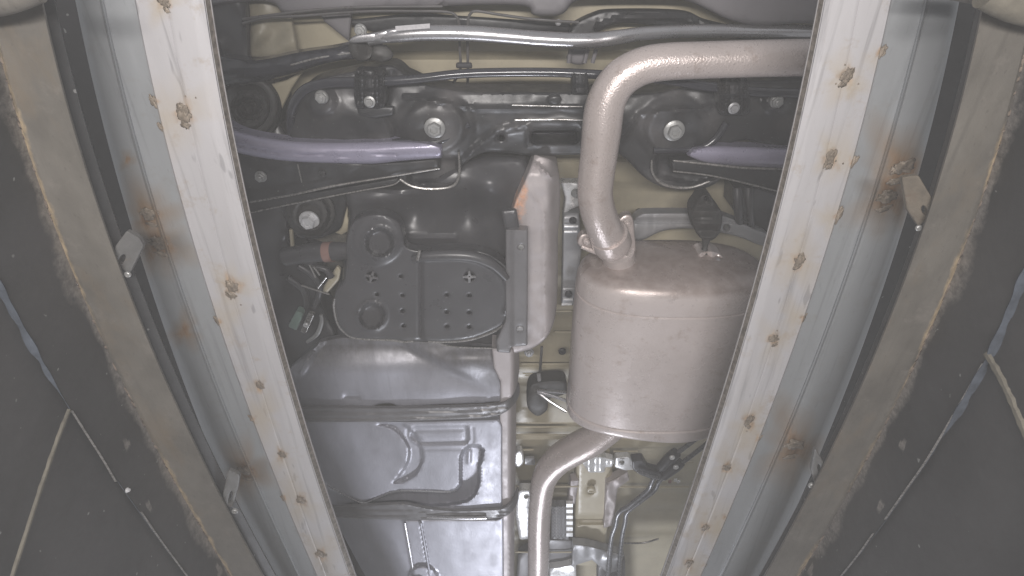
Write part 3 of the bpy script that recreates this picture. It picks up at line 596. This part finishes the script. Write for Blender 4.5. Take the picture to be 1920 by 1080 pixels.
lr = panel('lower_control_arm', [(1258, 300), (1340, 296), (1400, 302), (1500, 310), (1500, 385), (1420, 352), (1350, 334), (1300, 326), (1260, 322)], .868, blackm, car, h=lambda u, v: .012*sstep(310, 350, v), step=5, edge=(4, .006), thick=.03, label='black lower control arm on the right')
def armr(u, v):
    c = np.interp(u, [1290, 1340, 1400, 1480], [290, 290, 292, 296]); return -.026*np.sqrt(np.clip(1-((v-c)/22)**2, 0, 1))
panel('arm_tube', np.vstack([catmull([(1300, 280), (1340, 273), (1400, 274), (1450, 276), (1510, 278)], 4), catmull([(1510, 320), (1450, 316), (1380, 312), (1320, 304), (1290, 292)], 4)]), .880, lav, lr, h=armr, step=4, edge=(3, .006), thick=.02, label='lavender grey waxed upper tube of the arm')
tube('arm_lip', [(1262, 301, .864, 1.8), (1330, 308, .862, 2.2), (1400, 315, .861, 2.2), (1480, 317, .861, 1.8)], lip, lr, seg=8)
tube('arm_lip', [(1262, 321, .868, 1.5), (1330, 329, .87, 1.6), (1400, 344, .872, 1.6), (1470, 362, .876, 1.6)], lip, lr, seg=8)
# ---- body mounts on the left
bmn = panel('mount_bracket', rounded([(520, 378), (560, 362), (640, 352), (652, 372), (640, 430), (600, 448), (558, 446), (540, 420)], 10), .93, blackm, car, step=6, edge=(6, .006), thick=.03, h=lambda u, v: .004*np.sin(u*.12))
panel('rubber_bushing', ell(583, 399, 47, 46, 40), .918, rubb, bmn, h=lambda u, v: -.020*(1-sstep(30, 40, np.hypot(u-581, v-401)))+.010*(1-sstep(20, 26, np.hypot(u-580, v-404)))-.004*np.exp(-((np.hypot(u-581, v-401)-33)/3)**2), step=3.5, edge=(6, .012), thick=.03)
bolt(580, 413, .902, 19, boltw, bmn, 'washer_bolt', label='bright washer headed bolt')
panel('body_tab', [(642, 362), (655, 360), (652, 405), (660, 430), (640, 440), (622, 434), (640, 405)], .95, body, car, step=6, h=wavy(.004))
panel('body_tab', rounded([(605, 540), (632, 498), (640, 505), (636, 525), (612, 552), (604, 550)], 4), .93, body, car, step=5)
panel('body_tab', rounded([(542, 430), (549, 430), (551, 462), (545, 465)], 2), .93, body, car, step=5)
panel('body_tab', [(508, 158), (538, 150), (570, 132), (548, 165), (528, 205), (519, 222), (514, 190)], .950, body, car, step=5, label='beige triangle between spring seat and subframe')
tube('filler_hose', [(535, 482, .90, 17), (580, 474, .895, 18), (618, 472, .89, 18), (660, 470, .885, 16)], plast, car, seg=20, label='thick black filler hose')
tube('hose_band', [(609, 473, .891, 19.5), (624, 472, .890, 19.5)], copper, car, seg=20, smooth=False)
for P in ([(560, 498), (585, 515), (600, 540), (590, 575)], [(540, 520), (570, 545), (575, 580), (560, 600)], [(585, 500), (610, 505), (622, 520)]):
    tube('breather_hose', [(a, b, .905, 6) for a, b in P], plast, car, seg=12)
for P in ([(580, 496), (592, 520)], [(588, 500), (600, 516)], [(596, 540), (612, 520)], [(565, 535), (618, 552)]):
    tube('wire_clip', [(a, b, .895, 1.8) for a, b in P], lip, car, seg=8, smooth=False)
panel('connector', rounded([(556, 582), (570, 588), (556, 620), (540, 612)], 4), .885, green, car, step=4, edge=(3, .003), thick=.015, label='faded green plastic connector')
panel('connector_tab', rounded([(578, 586), (590, 590), (574, 626), (563, 622)], 3), .882, lip, car, step=4, edge=(2, .002), thick=.008)
bolt(574, 609, .878, 5, boltw, car, 'stud', 'rivet')
tube('metal_clip', [(602, 590, .882, 3), (603, 605, .882, 4), (594, 627, .882, 4.2), (576, 641, .882, 3)], boltm, car, seg=10, label='curved bright clip')
tube('sill_flange', [(612, 650, .92, 9), (585, 680, .915, 10), (548, 722, .91, 11)], shieldm, car, seg=14, label='dusty pinkish tank flange')
# ---- fuel tank (black plastic behind the guard)
def tank_h(u, v):
    h = -.022*np.exp(-(((u-830)/75)**2+((v-345)/40)**2))+.02*np.exp(-(((u-780)/26)**2+((v-395)/30)**2))+.02*np.exp(-(((u-880)/26)**2+((v-390)/34)**2))
    h += -.03*np.exp(-(((u-920)/40)**2+((v-350)/36)**2))-.02*np.exp(-(((u-700)/45)**2+((v-372)/22)**2))
    h += bumpf([(770, 448), (850, 448)], 5, -.008, 7)(u, v)
    return h+lumpy(u, v, .015, 5)*.002
ft = panel('fuel_tank', np.vstack([catmull([(640, 352), (680, 345), (750, 350), (800, 340), (860, 305), (920, 290), (985, 292)], 4), [(1005, 330), (985, 430), (985, 640), (940, 660), (640, 655)], catmull([(632, 620), (640, 520), (650, 440), (655, 400)], 4)]), .91, plast, car, h=tank_h, step=5, edge=(14, .03), thick=.06, label='black plastic fuel tank')
# ---- heat shield beside the tank
hs = panel('heat_shield', np.vstack([[(1002, 290), (1012, 292), (1030, 297), (1043, 303)], catmull([(1046, 312), (1050, 345), (1050, 395), (1046, 440), (1046, 520), (1043, 580), (1036, 612), (1022, 636), (1000, 652), (975, 660), (955, 664)], 5), [(952, 656), (952, 440), (957, 432)], [(959, 402), (966, 376), (984, 338), (992, 318)]]),
   .868, shieldm, car, h=lambda u, v: .040*sstep(1020, 1052, u)**1.5+.02*(1-sstep(300, 330, v))+bumpf([(998, 302), (1036, 334)], 3, -.010, 4)(u, v)+bumpf([(985, 345), (1020, 400), (1022, 640)], 2, -.004, 6)(u, v)+lumpy(u, v, .05, 8)*.003, step=5, edge=(4, .008), thick=.03,
   rust=lambda u, v: .8*np.clip(1-np.hypot((u-972)/26, (v-385)/55), 0, 1)+.5*np.clip(1-np.hypot((u-985)/12, (v-350)/30), 0, 1), label='dusty pinkish heat shield with rust at the upper corner')
# ---- canister guard
go = np.vstack([catmull([(626, 570), (630, 545), (645, 525), (650, 490), (650, 450), (662, 416), (690, 402), (722, 402), (748, 416), (757, 440), (762, 462), (790, 470), (850, 466), (905, 472), (940, 490), (966, 520), (972, 560), (962, 590), (942, 610), (915, 624), (880, 636), (830, 641), (798, 639)], 6),
    catmull([(770, 639), (755, 640), (735, 637), (665, 634), (642, 620), (632, 600)], 5)])
inner = np.vstack([catmull([(795, 485), (850, 482), (900, 490), (938, 514), (955, 550), (948, 585)], 5)])
def gh(u, v):
    h = bumpf(inner, 3, -.006, 4)(u, v)
    h += ringf(712, 455, 29, 3.5, -.004)(u, v)+.012*(1-sstep(20, 27, np.hypot(u-712, v-455)))+ringf(697, 593, 26, 3, -.004)(u, v)+.012*(1-sstep(18, 24, np.hypot(u-697, v-593)))
    h += .005*np.exp(-((u-789)/3.)**2)*sstep(485, 495, v)
    h += -.006*(1-sstep(40, 54, np.hypot(u-705, (v-448))))
    return h
holes = [ell(x, y, 2.6, 2.2, 10) for x, y in ((752, 518), (707, 552), (755, 554), (838, 553), (880, 554), (755, 583), (838, 585), (880, 586), (757, 611), (838, 612), (880, 613))]
cg = panel('canister_guard', go, .842, plast, car, h=gh, step=4, edge=(4, .007), thick=.018, holes=holes+[ell(697, 519, 9, 8, 16), ell(880, 519, 9, 8, 16)], label='dark rounded canister guard plate with small holes')
gl = [(628, 560), (626, 575), (632, 604), (645, 622), (668, 634), (735, 638), (757, 641), (775, 639)]
tube('guard_rim', [(a, b, .846, 2.4) for a, b in gl], lip, cg, seg=8)
tube('guard_rim', [(a, b, .846, 2.4) for a, b in [(803, 640), (835, 641), (880, 637), (920, 624), (940, 612), (962, 590), (972, 560), (968, 525), (945, 498)]], lip, cg, seg=8)
panel('guard_backing', rounded([(645, 500), (955, 500), (940, 610), (860, 632), (660, 625)], 20), .868, blackm, cg, step=10, edge=None, thick=.01)
for x, y in ((697, 519), (880, 519)):
    for k in range(4):
        a = k*math.pi/2+(.3 if x < 800 else 0); tube('clip_barb', [(x+3*math.cos(a), y+3*math.sin(a), .838, 3), (x+13*math.cos(a), y+11*math.sin(a), .845, 2.2)], alum if x > 800 else strapm, cg, seg=8, smooth=False)
tube('vent_hose', [(775, 486, .836, 8), (800, 480, .832, 10), (850, 478, .83, 11), (890, 482, .831, 11), (925, 497, .833, 10), (950, 522, .836, 7)], plast, cg, seg=18, label='shiny black hose bead across the guard')
tube('vent_clip', [(783, 487, .822, 3.4), (787, 470, .82, 2.6)], lip, cg, seg=8, smooth=False, label='bright spring clip')
bolt(712, 458, .858, 8, plast, cg, 'stud', 'drain_boss'); bolt(697, 590, .858, 6, plast, cg, 'stud', 'drain_boss')
bt = panel('guard_bracket', rounded([(948, 430), (990, 431), (989, 648), (958, 650), (957, 662), (932, 660), (930, 640), (948, 600)], 4), .836, strapm, car, h=lambda u, v: -.004*sstep(956, 964, u), step=5, edge=(3, .003), thick=.015, holes=[ell(977, 463, 5), ell(975, 616, 5)], label='dark grey bracket strip on the guard')
bolt(977, 463, .838, 7, boltm, bt, 'stud', 'rivet'); bolt(975, 616, .838, 8, alum, bt, 'stud', 'rivet')
panel('tank_pad', rounded([(940, 395), (968, 392), (975, 432), (948, 436)], 5), .842, plast, car, step=5, h=wavy(.003))
tube('tank_strap_lip', [(820, 642, .85, 1.6), (850, 650, .85, 1.8), (925, 653, .85, 1.8)], lip, car, seg=8)
# ---- tank shield plates
def s1(u, v):
    h = .025*(1-sstep(640, 700, v))-.012*np.exp(-(((u-880)/50)**2+((v-672)/22)**2))
    h += bumpf([(600, 640), (560, 700)], 4, -.012, 8)(u, v)
    h += .010*sstep(-4, 14, (v-(640+(u-760)*.55)))*sstep(700, 780, u)*(1-sstep(690, 740, v))
    h += padf(rounded([(645, 739), (676, 740), (676, 750), (645, 749)], 4), .004, 2.5)(u, v)
    return h+lumpy(u, v, .012, 1)*.002
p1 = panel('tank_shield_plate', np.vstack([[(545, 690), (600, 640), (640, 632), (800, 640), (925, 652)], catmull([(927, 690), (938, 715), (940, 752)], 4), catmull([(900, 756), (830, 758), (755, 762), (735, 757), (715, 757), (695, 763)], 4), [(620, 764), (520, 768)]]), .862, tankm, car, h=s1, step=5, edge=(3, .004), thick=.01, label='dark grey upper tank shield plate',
   dirt_shade=lambda u, v: np.clip(.95*(1-sstep(640, 705, v-(u-760)*.32*(u > 760)))+.45*(1-sstep(560, 740, u)), 0, 1))  # guard's shadow painted into the plate's top; tone also darker towards the left
side = lambda u, v: .06*sstep(955, 976, u)**2
panel('tank_side_wall', np.vstack([[(922, 652), (972, 655)], catmull([(974, 690), (970, 720), (962, 740), (945, 756)], 5), [(938, 756), (938, 715), (926, 690)]]), .858, shieldm, car, h=side, step=4, edge=(3, .004), thick=.04, label='pinkish upper side of the tank shield')
panel('tank_side_wall', np.vstack([[(936, 752), (968, 752)], [(967, 880), (966, 930)], catmull([(964, 950), (955, 965), (942, 972)], 4)]), .866, shieldm, car, h=lambda u, v: .05*sstep(950, 970, u)**2, step=4, edge=(2, .003), thick=.04, label='pinkish middle side of the tank shield')
panel('tank_side_wall', [(938, 960), (965, 945), (963, 1240), (945, 1240)], .868, shieldm, car, h=lambda u, v: .05*sstep(950, 970, u)**2, step=5, edge=(2, .003), thick=.04, label='pinkish lower side of the tank shield')
rs = rounded([(772, 800), (878, 798), (880, 828), (870, 834), (790, 835), (770, 822)], 8)
cres_o = np.vstack([catmull([(708, 795), (740, 806), (765, 835), (765, 865), (750, 890), (738, 905)], 6), catmull([(755, 904), (780, 888), (792, 860), (786, 832), (770, 806), (755, 795)], 6)])
Lp = np.array([(892, 850), (884, 905), (870, 928), (840, 934), (760, 938), (700, 955)], float)
rec = np.array([(560, 884), (600, 903), (640, 925), (680, 943), (705, 934), (730, 924), (755, 920), (800, 921), (842, 922), (856, 918), (864, 908), (864, 880), (864, 858), (870, 844), (882, 836), (898, 836), (906, 844), (904, 858), (898, 875), (898, 905), (892, 925), (878, 938), (855, 944), (810, 948), (780, 946), (755, 946), (730, 950), (700, 952), (600, 953), (560, 950)], float)
def s2(u, v):
    h = padf(rs, .0045, 2.5)(u, v)
    h += .0015*np.exp(-((seg_dist(u, v, rs, True)-7)/3)**2)*(v > 800)
    h += padf(cres_o, .009, 3)(u, v)
    h += padf(rec, .032, 3)(u, v)
    h += -.003*np.exp(-((seg_dist(u, v, [(880, 845), (879, 866)]))/4)**2)
    return h+lumpy(u, v, .012, 6)*.0022+lumpy(u, v, .06, 6)*.0002
panel('tank_shield_plate', [(540, 786), (700, 790), (800, 790), (936, 786), (942, 800), (942, 952), (800, 958), (700, 955), (600, 950)], .862, tankm, car, h=s2, step=3, edge=(3, .004), thick=.01, label='silvery middle tank shield plate with crescent and slot pressings')
tube('rim_highlight', [(612, 909, .8625, .9), (645, 927, .8625, 1.1), (680, 943, .8625, 1.3), (705, 934, .8625, 1.6), (730, 924, .8625, 1.8), (755, 920, .8625, 1.8), (800, 921, .8625, 1.8), (842, 922, .8625, 1.6), (856, 918, .8625, 1.2)], silv, car, seg=8, label='silver bead painting the highlight along the recess rim')  # highlight on the recess edge drawn as a bright silver tube
edge = [(606, 892), (625, 910), (655, 930), (682, 942), (705, 932), (735, 920), (765, 918), (850, 922), (875, 912)]
def s3(u, v):
    h = 0*u
    c = 770+(v-985)*.17
    h += (-.008*(1-sstep(13, 17, np.abs(u-c-4)))-0*u)*sstep(968, 980, v)
    h += -.010*(1-sstep(24, 32, np.hypot((u-793), (v-1085)*1.2)))
    return h+lumpy(u, v, .012, 2)*.003+lumpy(u, v, .05, 8)*.0003+.010*(1-sstep(645, 760, u))
p3 = panel('tank_shield_plate', [(620, 968), (800, 975), (930, 975), (944, 970), (946, 1240), (640, 1240)], .862, tankm, car, h=s3, step=3, edge=(4, .004), thick=.01, label='silvery lower tank shield plate with central rib')
for dx in (-15, 15): tube('rib_edge_highlight', [(774+dx, 980, .853, 1.9), (782+dx, 1025, .853, 2.1), (791+dx, 1076, .853, 2.1)], silv if dx < 0 else tankm, p3, seg=8)  # rib edge highlights drawn as thin tubes, the left one in bright silver
bolt(787, 1084, .848, 16, boltm, p3)
# ---- tank straps
def strap(name, top, bot, tail, lab):
    P = np.vstack([catmull(top, 5), catmull(tail, 5), catmull(bot, 5)[::-1]])
    tc_ = np.array(top, float); bc_ = np.array(bot, float)
    def h(u, v):
        a = np.interp(u, tc_[:, 0], tc_[:, 1]); b = np.interp(u, bc_[:, 0], bc_[:, 1]); t = (v-a)/(b-a)
        return .003*np.exp(-((t-.30)/.10)**2)+.003*np.exp(-((t-.72)/.08)**2)+.05*sstep(945, 976, u)**1.6
    return panel(name, P, .852, strapm, car, h=h, step=3.5, edge=(2, .003), thick=.006, label=lab)
strap('tank_strap', [(520, 764), (600, 763), (700, 765), (800, 764), (900, 761), (936, 758)], [(520, 792), (600, 792), (700, 791), (800, 788), (900, 784), (938, 778)], [(950, 752), (962, 738), (972, 720), (974, 738), (966, 756), (952, 770)], 'dark upper strap across the tank shields')
strap('tank_strap', [(600, 950), (650, 950), (720, 946), (760, 945), (800, 953), (860, 958), (938, 955)], [(600, 970), (650, 972), (720, 974), (800, 975), (880, 976), (940, 970)], [(950, 950), (962, 936), (970, 915), (972, 935), (964, 955), (952, 966)], 'lower strap across the tank shields with a bright edge')
tube('strap_edge', [(800, 970, .849, 1.8), (870, 971, .849, 3), (912, 970, .849, 3)], silv, car, seg=10, label='shiny edge of the lower strap')  # bright silver bead along the lower strap's edge
# ---- silencer: oval can with its axis along the car
mf = link('silencer', bpy.data.meshes.new('silencer'), mufm, car, Vector((.274, .51, .85))-wpos(car), 'large dusty oval silencer')
def silencer():
    cx, cz, A, B = .272, .850, .163, .092; Y0, Y1 = .508, .850
    prof = [(Y0-.012, 0.0), (Y0-.010, .35), (Y0-.005, .62), (Y0-.001, .78), (Y0+.003, .86), (Y0+.009, .92), (Y0+.018, .965), (Y0+.030, .99), (Y0+.045, 1.0), (Y0+.049, 1.0), (Y0+.0505, .982), (Y0+.053, .982), (Y0+.0545, 1.0), (Y0+.06, 1.002), (Y0+.12, 1.008), (Y0+.18, 1.010), (Y1-.05, 1.006), (Y1-.032, 1.004), (Y1-.030, .984), (Y1-.027, .984), (Y1-.025, 1.012), (Y1-.012, 1.018), (Y1-.006, 1.012), (Y1-.003, .99), (Y1, .93), (Y1+.004, .5), (Y1+.005, 0)]
    n = 96; V = []; Fc = []
    for y, s in prof:
        for k in range(n):
            a = 2*math.pi*k/n; c, q = math.cos(a), math.sin(a); e = .80
            x = A*s*math.copysign(abs(c)**e, c); z = B*s*math.copysign(abs(q)**e, q)
            wob = 0
            if y > Y1-.02 and q < 0: wob = .006*math.sin(x*22+.5)*(1)
            V.append((x, y-.51+wob+(.004*math.cos(a*2) if .99 < s < 1.0 else 0), z))
    m = len(prof)
    for i in range(m-1):
        for k in range(n): Fc.append([i*n+k, i*n+(k+1) % n, (i+1)*n+(k+1) % n, (i+1)*n+k])
    me = mf.data; me.from_pydata(V, [], Fc); me.update(); me.polygons.foreach_set('use_smooth', [True]*len(me.polygons)); me.set_sharp_from_angle(angle=math.radians(40))
    at = me.attributes.new('dirt_shade', 'FLOAT', 'POINT'); at.data.foreach_set('value', [(.75 if v[1] < .012 else .0)+.25*max(0, noise.noise(Vector(v)*14)) for v in V])  # end cap toned a darker brown, random patches over the whole can
silencer()
# exhaust pipe
pz = .79
ex = tube('exhaust_pipe', [(1760, 106, .80, 33), (1640, 107, .80, 33), (1530, 108, .80, 33), (1420, 110, .80, 33), (1320, 113, .80, 33), (1250, 116, .80, 33.5), (1205, 124, .80, 34), (1168, 144, .80, 35), (1145, 172, .80, 36), (1133, 205, .80, 37), (1128, 245, .80, 37), (1123, 290, .80, 35), (1118, 330, .80, 34), (1116, 365, .80, 33), (1121, 395, .802, 33), (1132, 425, .81, 33), (1144, 450, .822, 33)], pinm, car, n=10, seg=40, label='wide dusty exhaust tailpipe bending over the subframe')
tube('pipe_collar', [(1141, 440, .816, 36), (1146, 452, .822, 37), (1149, 458, .826, 36)], pinm, ex, seg=36, n=3)
fl = panel('exhaust_flange', catmull([(1083, 452), (1092, 438), (1120, 436), (1150, 418), (1172, 402), (1186, 408), (1190, 440), (1192, 470), (1180, 482), (1140, 478), (1100, 468), (1086, 460)], 5, True), lambda u, v: .838-(v-440)*.0002, mufm, ex, step=4, edge=(4, .005), thick=.012, dirt_shade=lambda u, v: .5+0*u, label='rusty brown exhaust flange plate')
tube('flange_gasket', [(1090, 462, .826, 4), (1130, 476, .822, 5), (1180, 482, .822, 4)], pinm, fl, seg=10)
bolt(1161, 448, .818, 11, pinm, fl, 'nut'); bolt(1100, 452, .83, 9, pinm, fl, 'nut'); bolt(1176, 418, .84, 9, pinm, fl, 'nut')
tube('inlet_neck', [(1158, 470, .835, 31), (1161, 490, .845, 31), (1163, 505, .855, 31), (1163, 515, .862, 32)], mufm, mf, seg=32, n=4)
tube('neck_weld', [(1163+33*math.cos(a), 507+15*math.sin(a), .846, 3) for a in np.linspace(-.1, math.pi+.1, 10)], mufm, mf, seg=8)
dn = tube('exhaust_down_pipe', [(1190, 770, .87, 27), (1150, 798, .872, 27), (1112, 824, .875, 29), (1076, 843, .88, 29), (1044, 864, .88, 27), (1023, 892, .88, 24), (1015, 925, .88, 22), (1011, 975, .88, 21), (1010, 1040, .88, 20), (1008, 1120, .88, 18), (1005, 1240, .88, 15)], pinm, car, n=10, seg=32, label='dusty exhaust pipe curving down past the tank')
# hangers
hg = panel('rubber_hanger', catmull([(1318, 362), (1332, 366), (1338, 378), (1352, 395), (1354, 415), (1347, 440), (1330, 452), (1312, 445), (1300, 425), (1297, 395), (1308, 376)], 4, True), .86, rubb, car, h=lambda u, v: -.012*(1-sstep(8, 26, np.hypot(u-1325, v-408)))+.006*np.sin(v*.25), step=4, edge=(6, .012), thick=.03, holes=[ell(1324, 373, 3.5)], label='dark rubber exhaust hanger above the silencer')
tube('hanger_neck', [(1325, 440, .865, 11), (1322, 462, .862, 5), (1320, 476, .86, 10)], rubb, hg, seg=14)
panel('hanger_tab', catmull([(1306, 478), (1330, 470), (1352, 478), (1362, 500), (1352, 508), (1330, 505), (1308, 500)], 4, True), .850, mufm, mf, step=4, h=lambda u, v: .004*np.sin(u*.3), edge=(4, .006), thick=.03)
tube('hanger_rod', [(1345, 485, .84, 3.5), (1352, 500, .838, 3.5), (1345, 510, .842, 3.5)], alum, mf, seg=10)
hl = panel('rubber_hanger', catmull([(994, 722), (1012, 715), (1050, 712), (1062, 720), (1060, 738), (1030, 748), (1026, 768), (1008, 780), (990, 765), (988, 742)], 4, True), .93, rubb, car, h=lambda u, v: -.01*(1-sstep(5, 20, np.hypot(u-1005, v-745))), step=4, edge=(5, .01), thick=.03, label='dark rubber hanger left of the silencer')
for P in ([(1008, 732), (1030, 733), (1062, 736)], [(1008, 735), (1040, 744), (1064, 752)], [(1008, 735), (1030, 752), (1062, 772)]):
    tube('hanger_rod', [(a, b, .905-.0005*(a-1008), 3) for a, b in P], silv, hl, seg=10)
tube('hanger_stem', [(1010, 700, .95, 4), (1012, 720, .94, 4)], alum, hl, seg=8)
# ---- support bracket right
sb = panel('support_bracket', catmull([(1186, 418), (1200, 402), (1222, 399), (1290, 399), (1345, 401), (1385, 415), (1412, 428), (1440, 440), (1450, 462), (1420, 458), (1385, 444), (1330, 432), (1280, 428), (1240, 434), (1205, 450), (1188, 448)], 4, True), .93, alum, car, h=lambda u, v: -.006*sstep(1210, 1230, u)+.006*np.exp(-((v-415)/4)**2), step=4, edge=(5, .006), thick=.02, holes=[ell(1362, 427, 6)], label='grey cast support bracket behind the silencer')
bolt(1198, 396, .985, 6, blackm, car, 'stud', 'plug')
# ---- dark strut at right
for x0, x1 in ((1376, 1392), (1398, 1412)):
    tube('hose_stub', [((x0+x1)/2-2, 352, .93, (x1-x0)/2+2), ((x0+x1)/2, 392, .92, (x1-x0)/2), ((x0+x1)/2+4, 430, .94, (x1-x0)/2)], plast, car, seg=14)
# ---- bracket strip between shield and exhaust
gs = panel('guard_support_strip', [(1056, 402), (1086, 398), (1090, 470), (1078, 572), (1053, 573), (1055, 480)], .955, alum, car, h=lambda u, v: -.008*np.exp(-((v-413)/12)**2)+.008*sstep(428, 433, v)-.008*sstep(536, 542, v), step=4, edge=(3, .003), thick=.02, label='blue grey strip with round bolt holes')
for x, y in ((1074, 413), (1066, 551)): bolt(x, y, .942, 7, blackm, gs, 'stud', 'socket_bolt')
for y, x0, x1 in ((424, 1058, 1084), (434, 1058, 1082), (561, 1056, 1074), (570, 1053, 1072)): tube('bright_ridge', [(x0, y, .946, 2.4), (x1, y, .946, 2.4)], brite, gs, seg=8, smooth=False)
nb = panel('zinc_bracket', [(1052, 342), (1086, 342), (1088, 385), (1072, 392), (1056, 402), (1060, 372)], .96, brite, car, h=wavy(.004, .04), step=4, edge=(3, .003), thick=.02)
bolt(1079, 362, .952, 10, boltm, nb, 'nut')
tube('fuel_line', [(1016, 650, .97, 2.6), (1013, 690, .97, 2.6), (1010, 722, .97, 2.6)], lined, car, seg=8)
bolt(1054, 658, .985, 7, blackm, car, 'stud', 'plug')
bolt(992, 660, .955, 11, alum, car, 'nut')
# ---- underfloor below the silencer
lm = panel('floor_longitudinal', [(1080, 862), (1146, 862), (1150, 900), (1140, 985), (1132, 1060), (1075, 1060), (1078, 960)], .965, body, car, h=lambda u, v: .010*np.exp(-((u-1112)/6)**2)*0+.014*(1-sstep(0, 6, np.abs(v-975)-2)), step=5, edge=(8, .012), thick=.04, holes=[ell(1108, 921, 4, 3.5)], label='khaki underfloor box member')
bolt(1108, 916, .957, 8, body, lm, 'stud', 'boss')
b1 = panel('cable_bracket', rounded([(1084, 858), (1128, 856), (1152, 862), (1148, 876), (1134, 876), (1134, 886), (1104, 886), (1096, 874)], 4), .93, brite, car, h=lambda u, v: .004*np.sin(u*.3)+.004*sstep(870, 876, v), step=4, edge=(2, .003), thick=.015, label='bright zinc bracket under the box member')
b2 = panel('cable_bracket', rounded([(1154, 858), (1180, 856), (1192, 880), (1172, 882), (1152, 876)], 4), .935, brite, car, step=4, edge=(3, .003), thick=.015, h=wavy(.004, .05), label='small bright bracket by the fuel pipes')
bolt(1166, 867, .928, 6, boltm, b2, 'nut')
panel('seat_rail_bracket', catmull([(966, 850), (978, 846), (982, 866), (972, 876), (964, 870)], 4, True), .93, brite, car, step=4, edge=(3, .004), thick=.015)
panel('seat_rail_bracket', rounded([(984, 858), (1002, 858), (1004, 872), (984, 872)], 3), .945, alum, car, step=4, h=wavy(.006, .08))
ht = panel('bright_floor_shield', rounded([(968, 925), (974, 918), (998, 918), (998, 1010), (974, 1012), (966, 965)], 5), .935, brite, car, h=wavy(.003, .03), step=5, edge=(5, .006), thick=.02, holes=[ell(988, 931, 3.2, 2.2, 10)], label='bright reflective shield left of the down pipe')
rp = panel('ribbed_plate', [(1034, 950), (1066, 950), (1066, 1012), (1034, 1010)], .95, alum, car, h=lambda u, v: .003*np.cos(u*1.0), step=3, edge=None, thick=.02)
for i in range(6): panel('rung', [(1062, 945+i*11), (1074, 945+i*11), (1074, 951+i*11), (1062, 951+i*11)], .94, brite, car, step=5, edge=(1.5, .001), thick=.01)
panel('dusty_patch_bracket', [(1136, 905), (1176, 885), (1180, 900), (1158, 916), (1150, 985), (1132, 990)], .948, shieldm, car, h=wavy(.01, .06), step=4, edge=(4, .006), thick=.02, dirt_shade=lambda u, v: .4+0*u)
for P in ([(1330, 805), (1285, 838), (1255, 862), (1232, 885), (1222, 905), (1214, 920), (1180, 948), (1160, 962), (1154, 985), (1146, 1012), (1140, 1080), (1138, 1160)], [(1350, 812), (1305, 848), (1262, 880), (1238, 900), (1226, 920), (1198, 942), (1176, 960), (1172, 980), (1166, 1010), (1160, 1080), (1158, 1160)]):
    tube('fuel_pipe', [(a, b, .92, 4.4) for a, b in P], lineg, car, n=6, seg=12)
    tube('hose_joint', [(P[2][0]+14, P[2][1]-14, .918, 10), (P[2][0]+2, P[2][1]-4, .918, 11), (P[3][0]+5, P[3][1]-7, .918, 9)], plast, car, seg=14)
    bolt(P[2][0]+5, P[2][1]-5, .905, 5, brite, car, 'stud', 'hose_clip')
pc = panel('pipe_holder', rounded([(1184, 864), (1206, 862), (1216, 880), (1240, 886), (1240, 900), (1226, 900), (1200, 890), (1186, 880)], 4), .908, plast, car, step=4, edge=(3, .004), thick=.02)
tube('holder_rib', [(1196, 884, .90, 3), (1232, 896, .90, 3)], lineg, pc, seg=8, smooth=False)
panel('lower_cross_bracket', [(1074, 1020), (1100, 1022), (1170, 1040), (1160, 1070), (1140, 1075), (1110, 1050), (1072, 1062)], .93, alum, car, step=5, h=wavy(.01, .05), edge=(4, .006), thick=.02)
panel('dark_undertray', [(1024, 1010), (1080, 1012), (1074, 1060), (1040, 1066), (1020, 1080), (1020, 1240), (960, 1240), (972, 1040)], .958, strapm, car, step=7, edge=(5, .006), thick=.02, h=wavy(.006, .02))
panel('lower_beam_end', [(1030, 1066), (1080, 1056), (1086, 1240), (1026, 1240)], .935, brite, car, step=7, edge=(5, .006), thick=.02, h=wavy(.006, .03), label='pale beam end at the bottom edge')
panel('pipe_shroud', [(1120, 1058), (1172, 1050), (1176, 1240), (1118, 1240)], .945, strapm, car, step=7, edge=(5, .006), thick=.02)
tube('floor_crease', [(1168, 1018, .95, 1.6), (1205, 1018, .95, 1.6), (1235, 1010, .95, 1.6)], lip, car, seg=6)

# ---- pressed ribs of the floor seen in the gap and lower right
for a, b, y, r, zz in ((962, 1072, 583, 1.8, 1.0), (1040, 1072, 622, 1.8, 1.0), (978, 1068, 682, 1.6, .985), (980, 1010, 700, 1.5, .98), (984, 1010, 704, 1.2, .98), (968, 1064, 800, 2.2, .965), (968, 1080, 815, 1.4, .962), (966, 1000, 843, 1.8, .96), (966, 1085, 912, 1.6, .955), (1150, 1196, 846, 1.6, .96), (1160, 1292, 913, 2.0, .955), (1232, 1300, 868, 1.6, .96), (966, 1075, 1035, 1.6, .95)):
    tube('floor_rib', [(a, y, zz, r), ((a+b)/2, y+.5, zz, r), (b, y, zz, r)], body, car, seg=8)
for x, y in ((1246, 898), (1256, 903), (1266, 900), (1272, 903)): lump('seam_dab', x, y, .955, 3.5, 5, copper if x == 1256 else brite, car, .5, .4, sub=2)
panel('floor_reinforcement', rounded([(1086, 900), (1070, 900), (1064, 945), (1078, 945)], 3), .955, shieldm, car, h=wavy(.006, .07), step=4, edge=(3, .004), thick=.02)
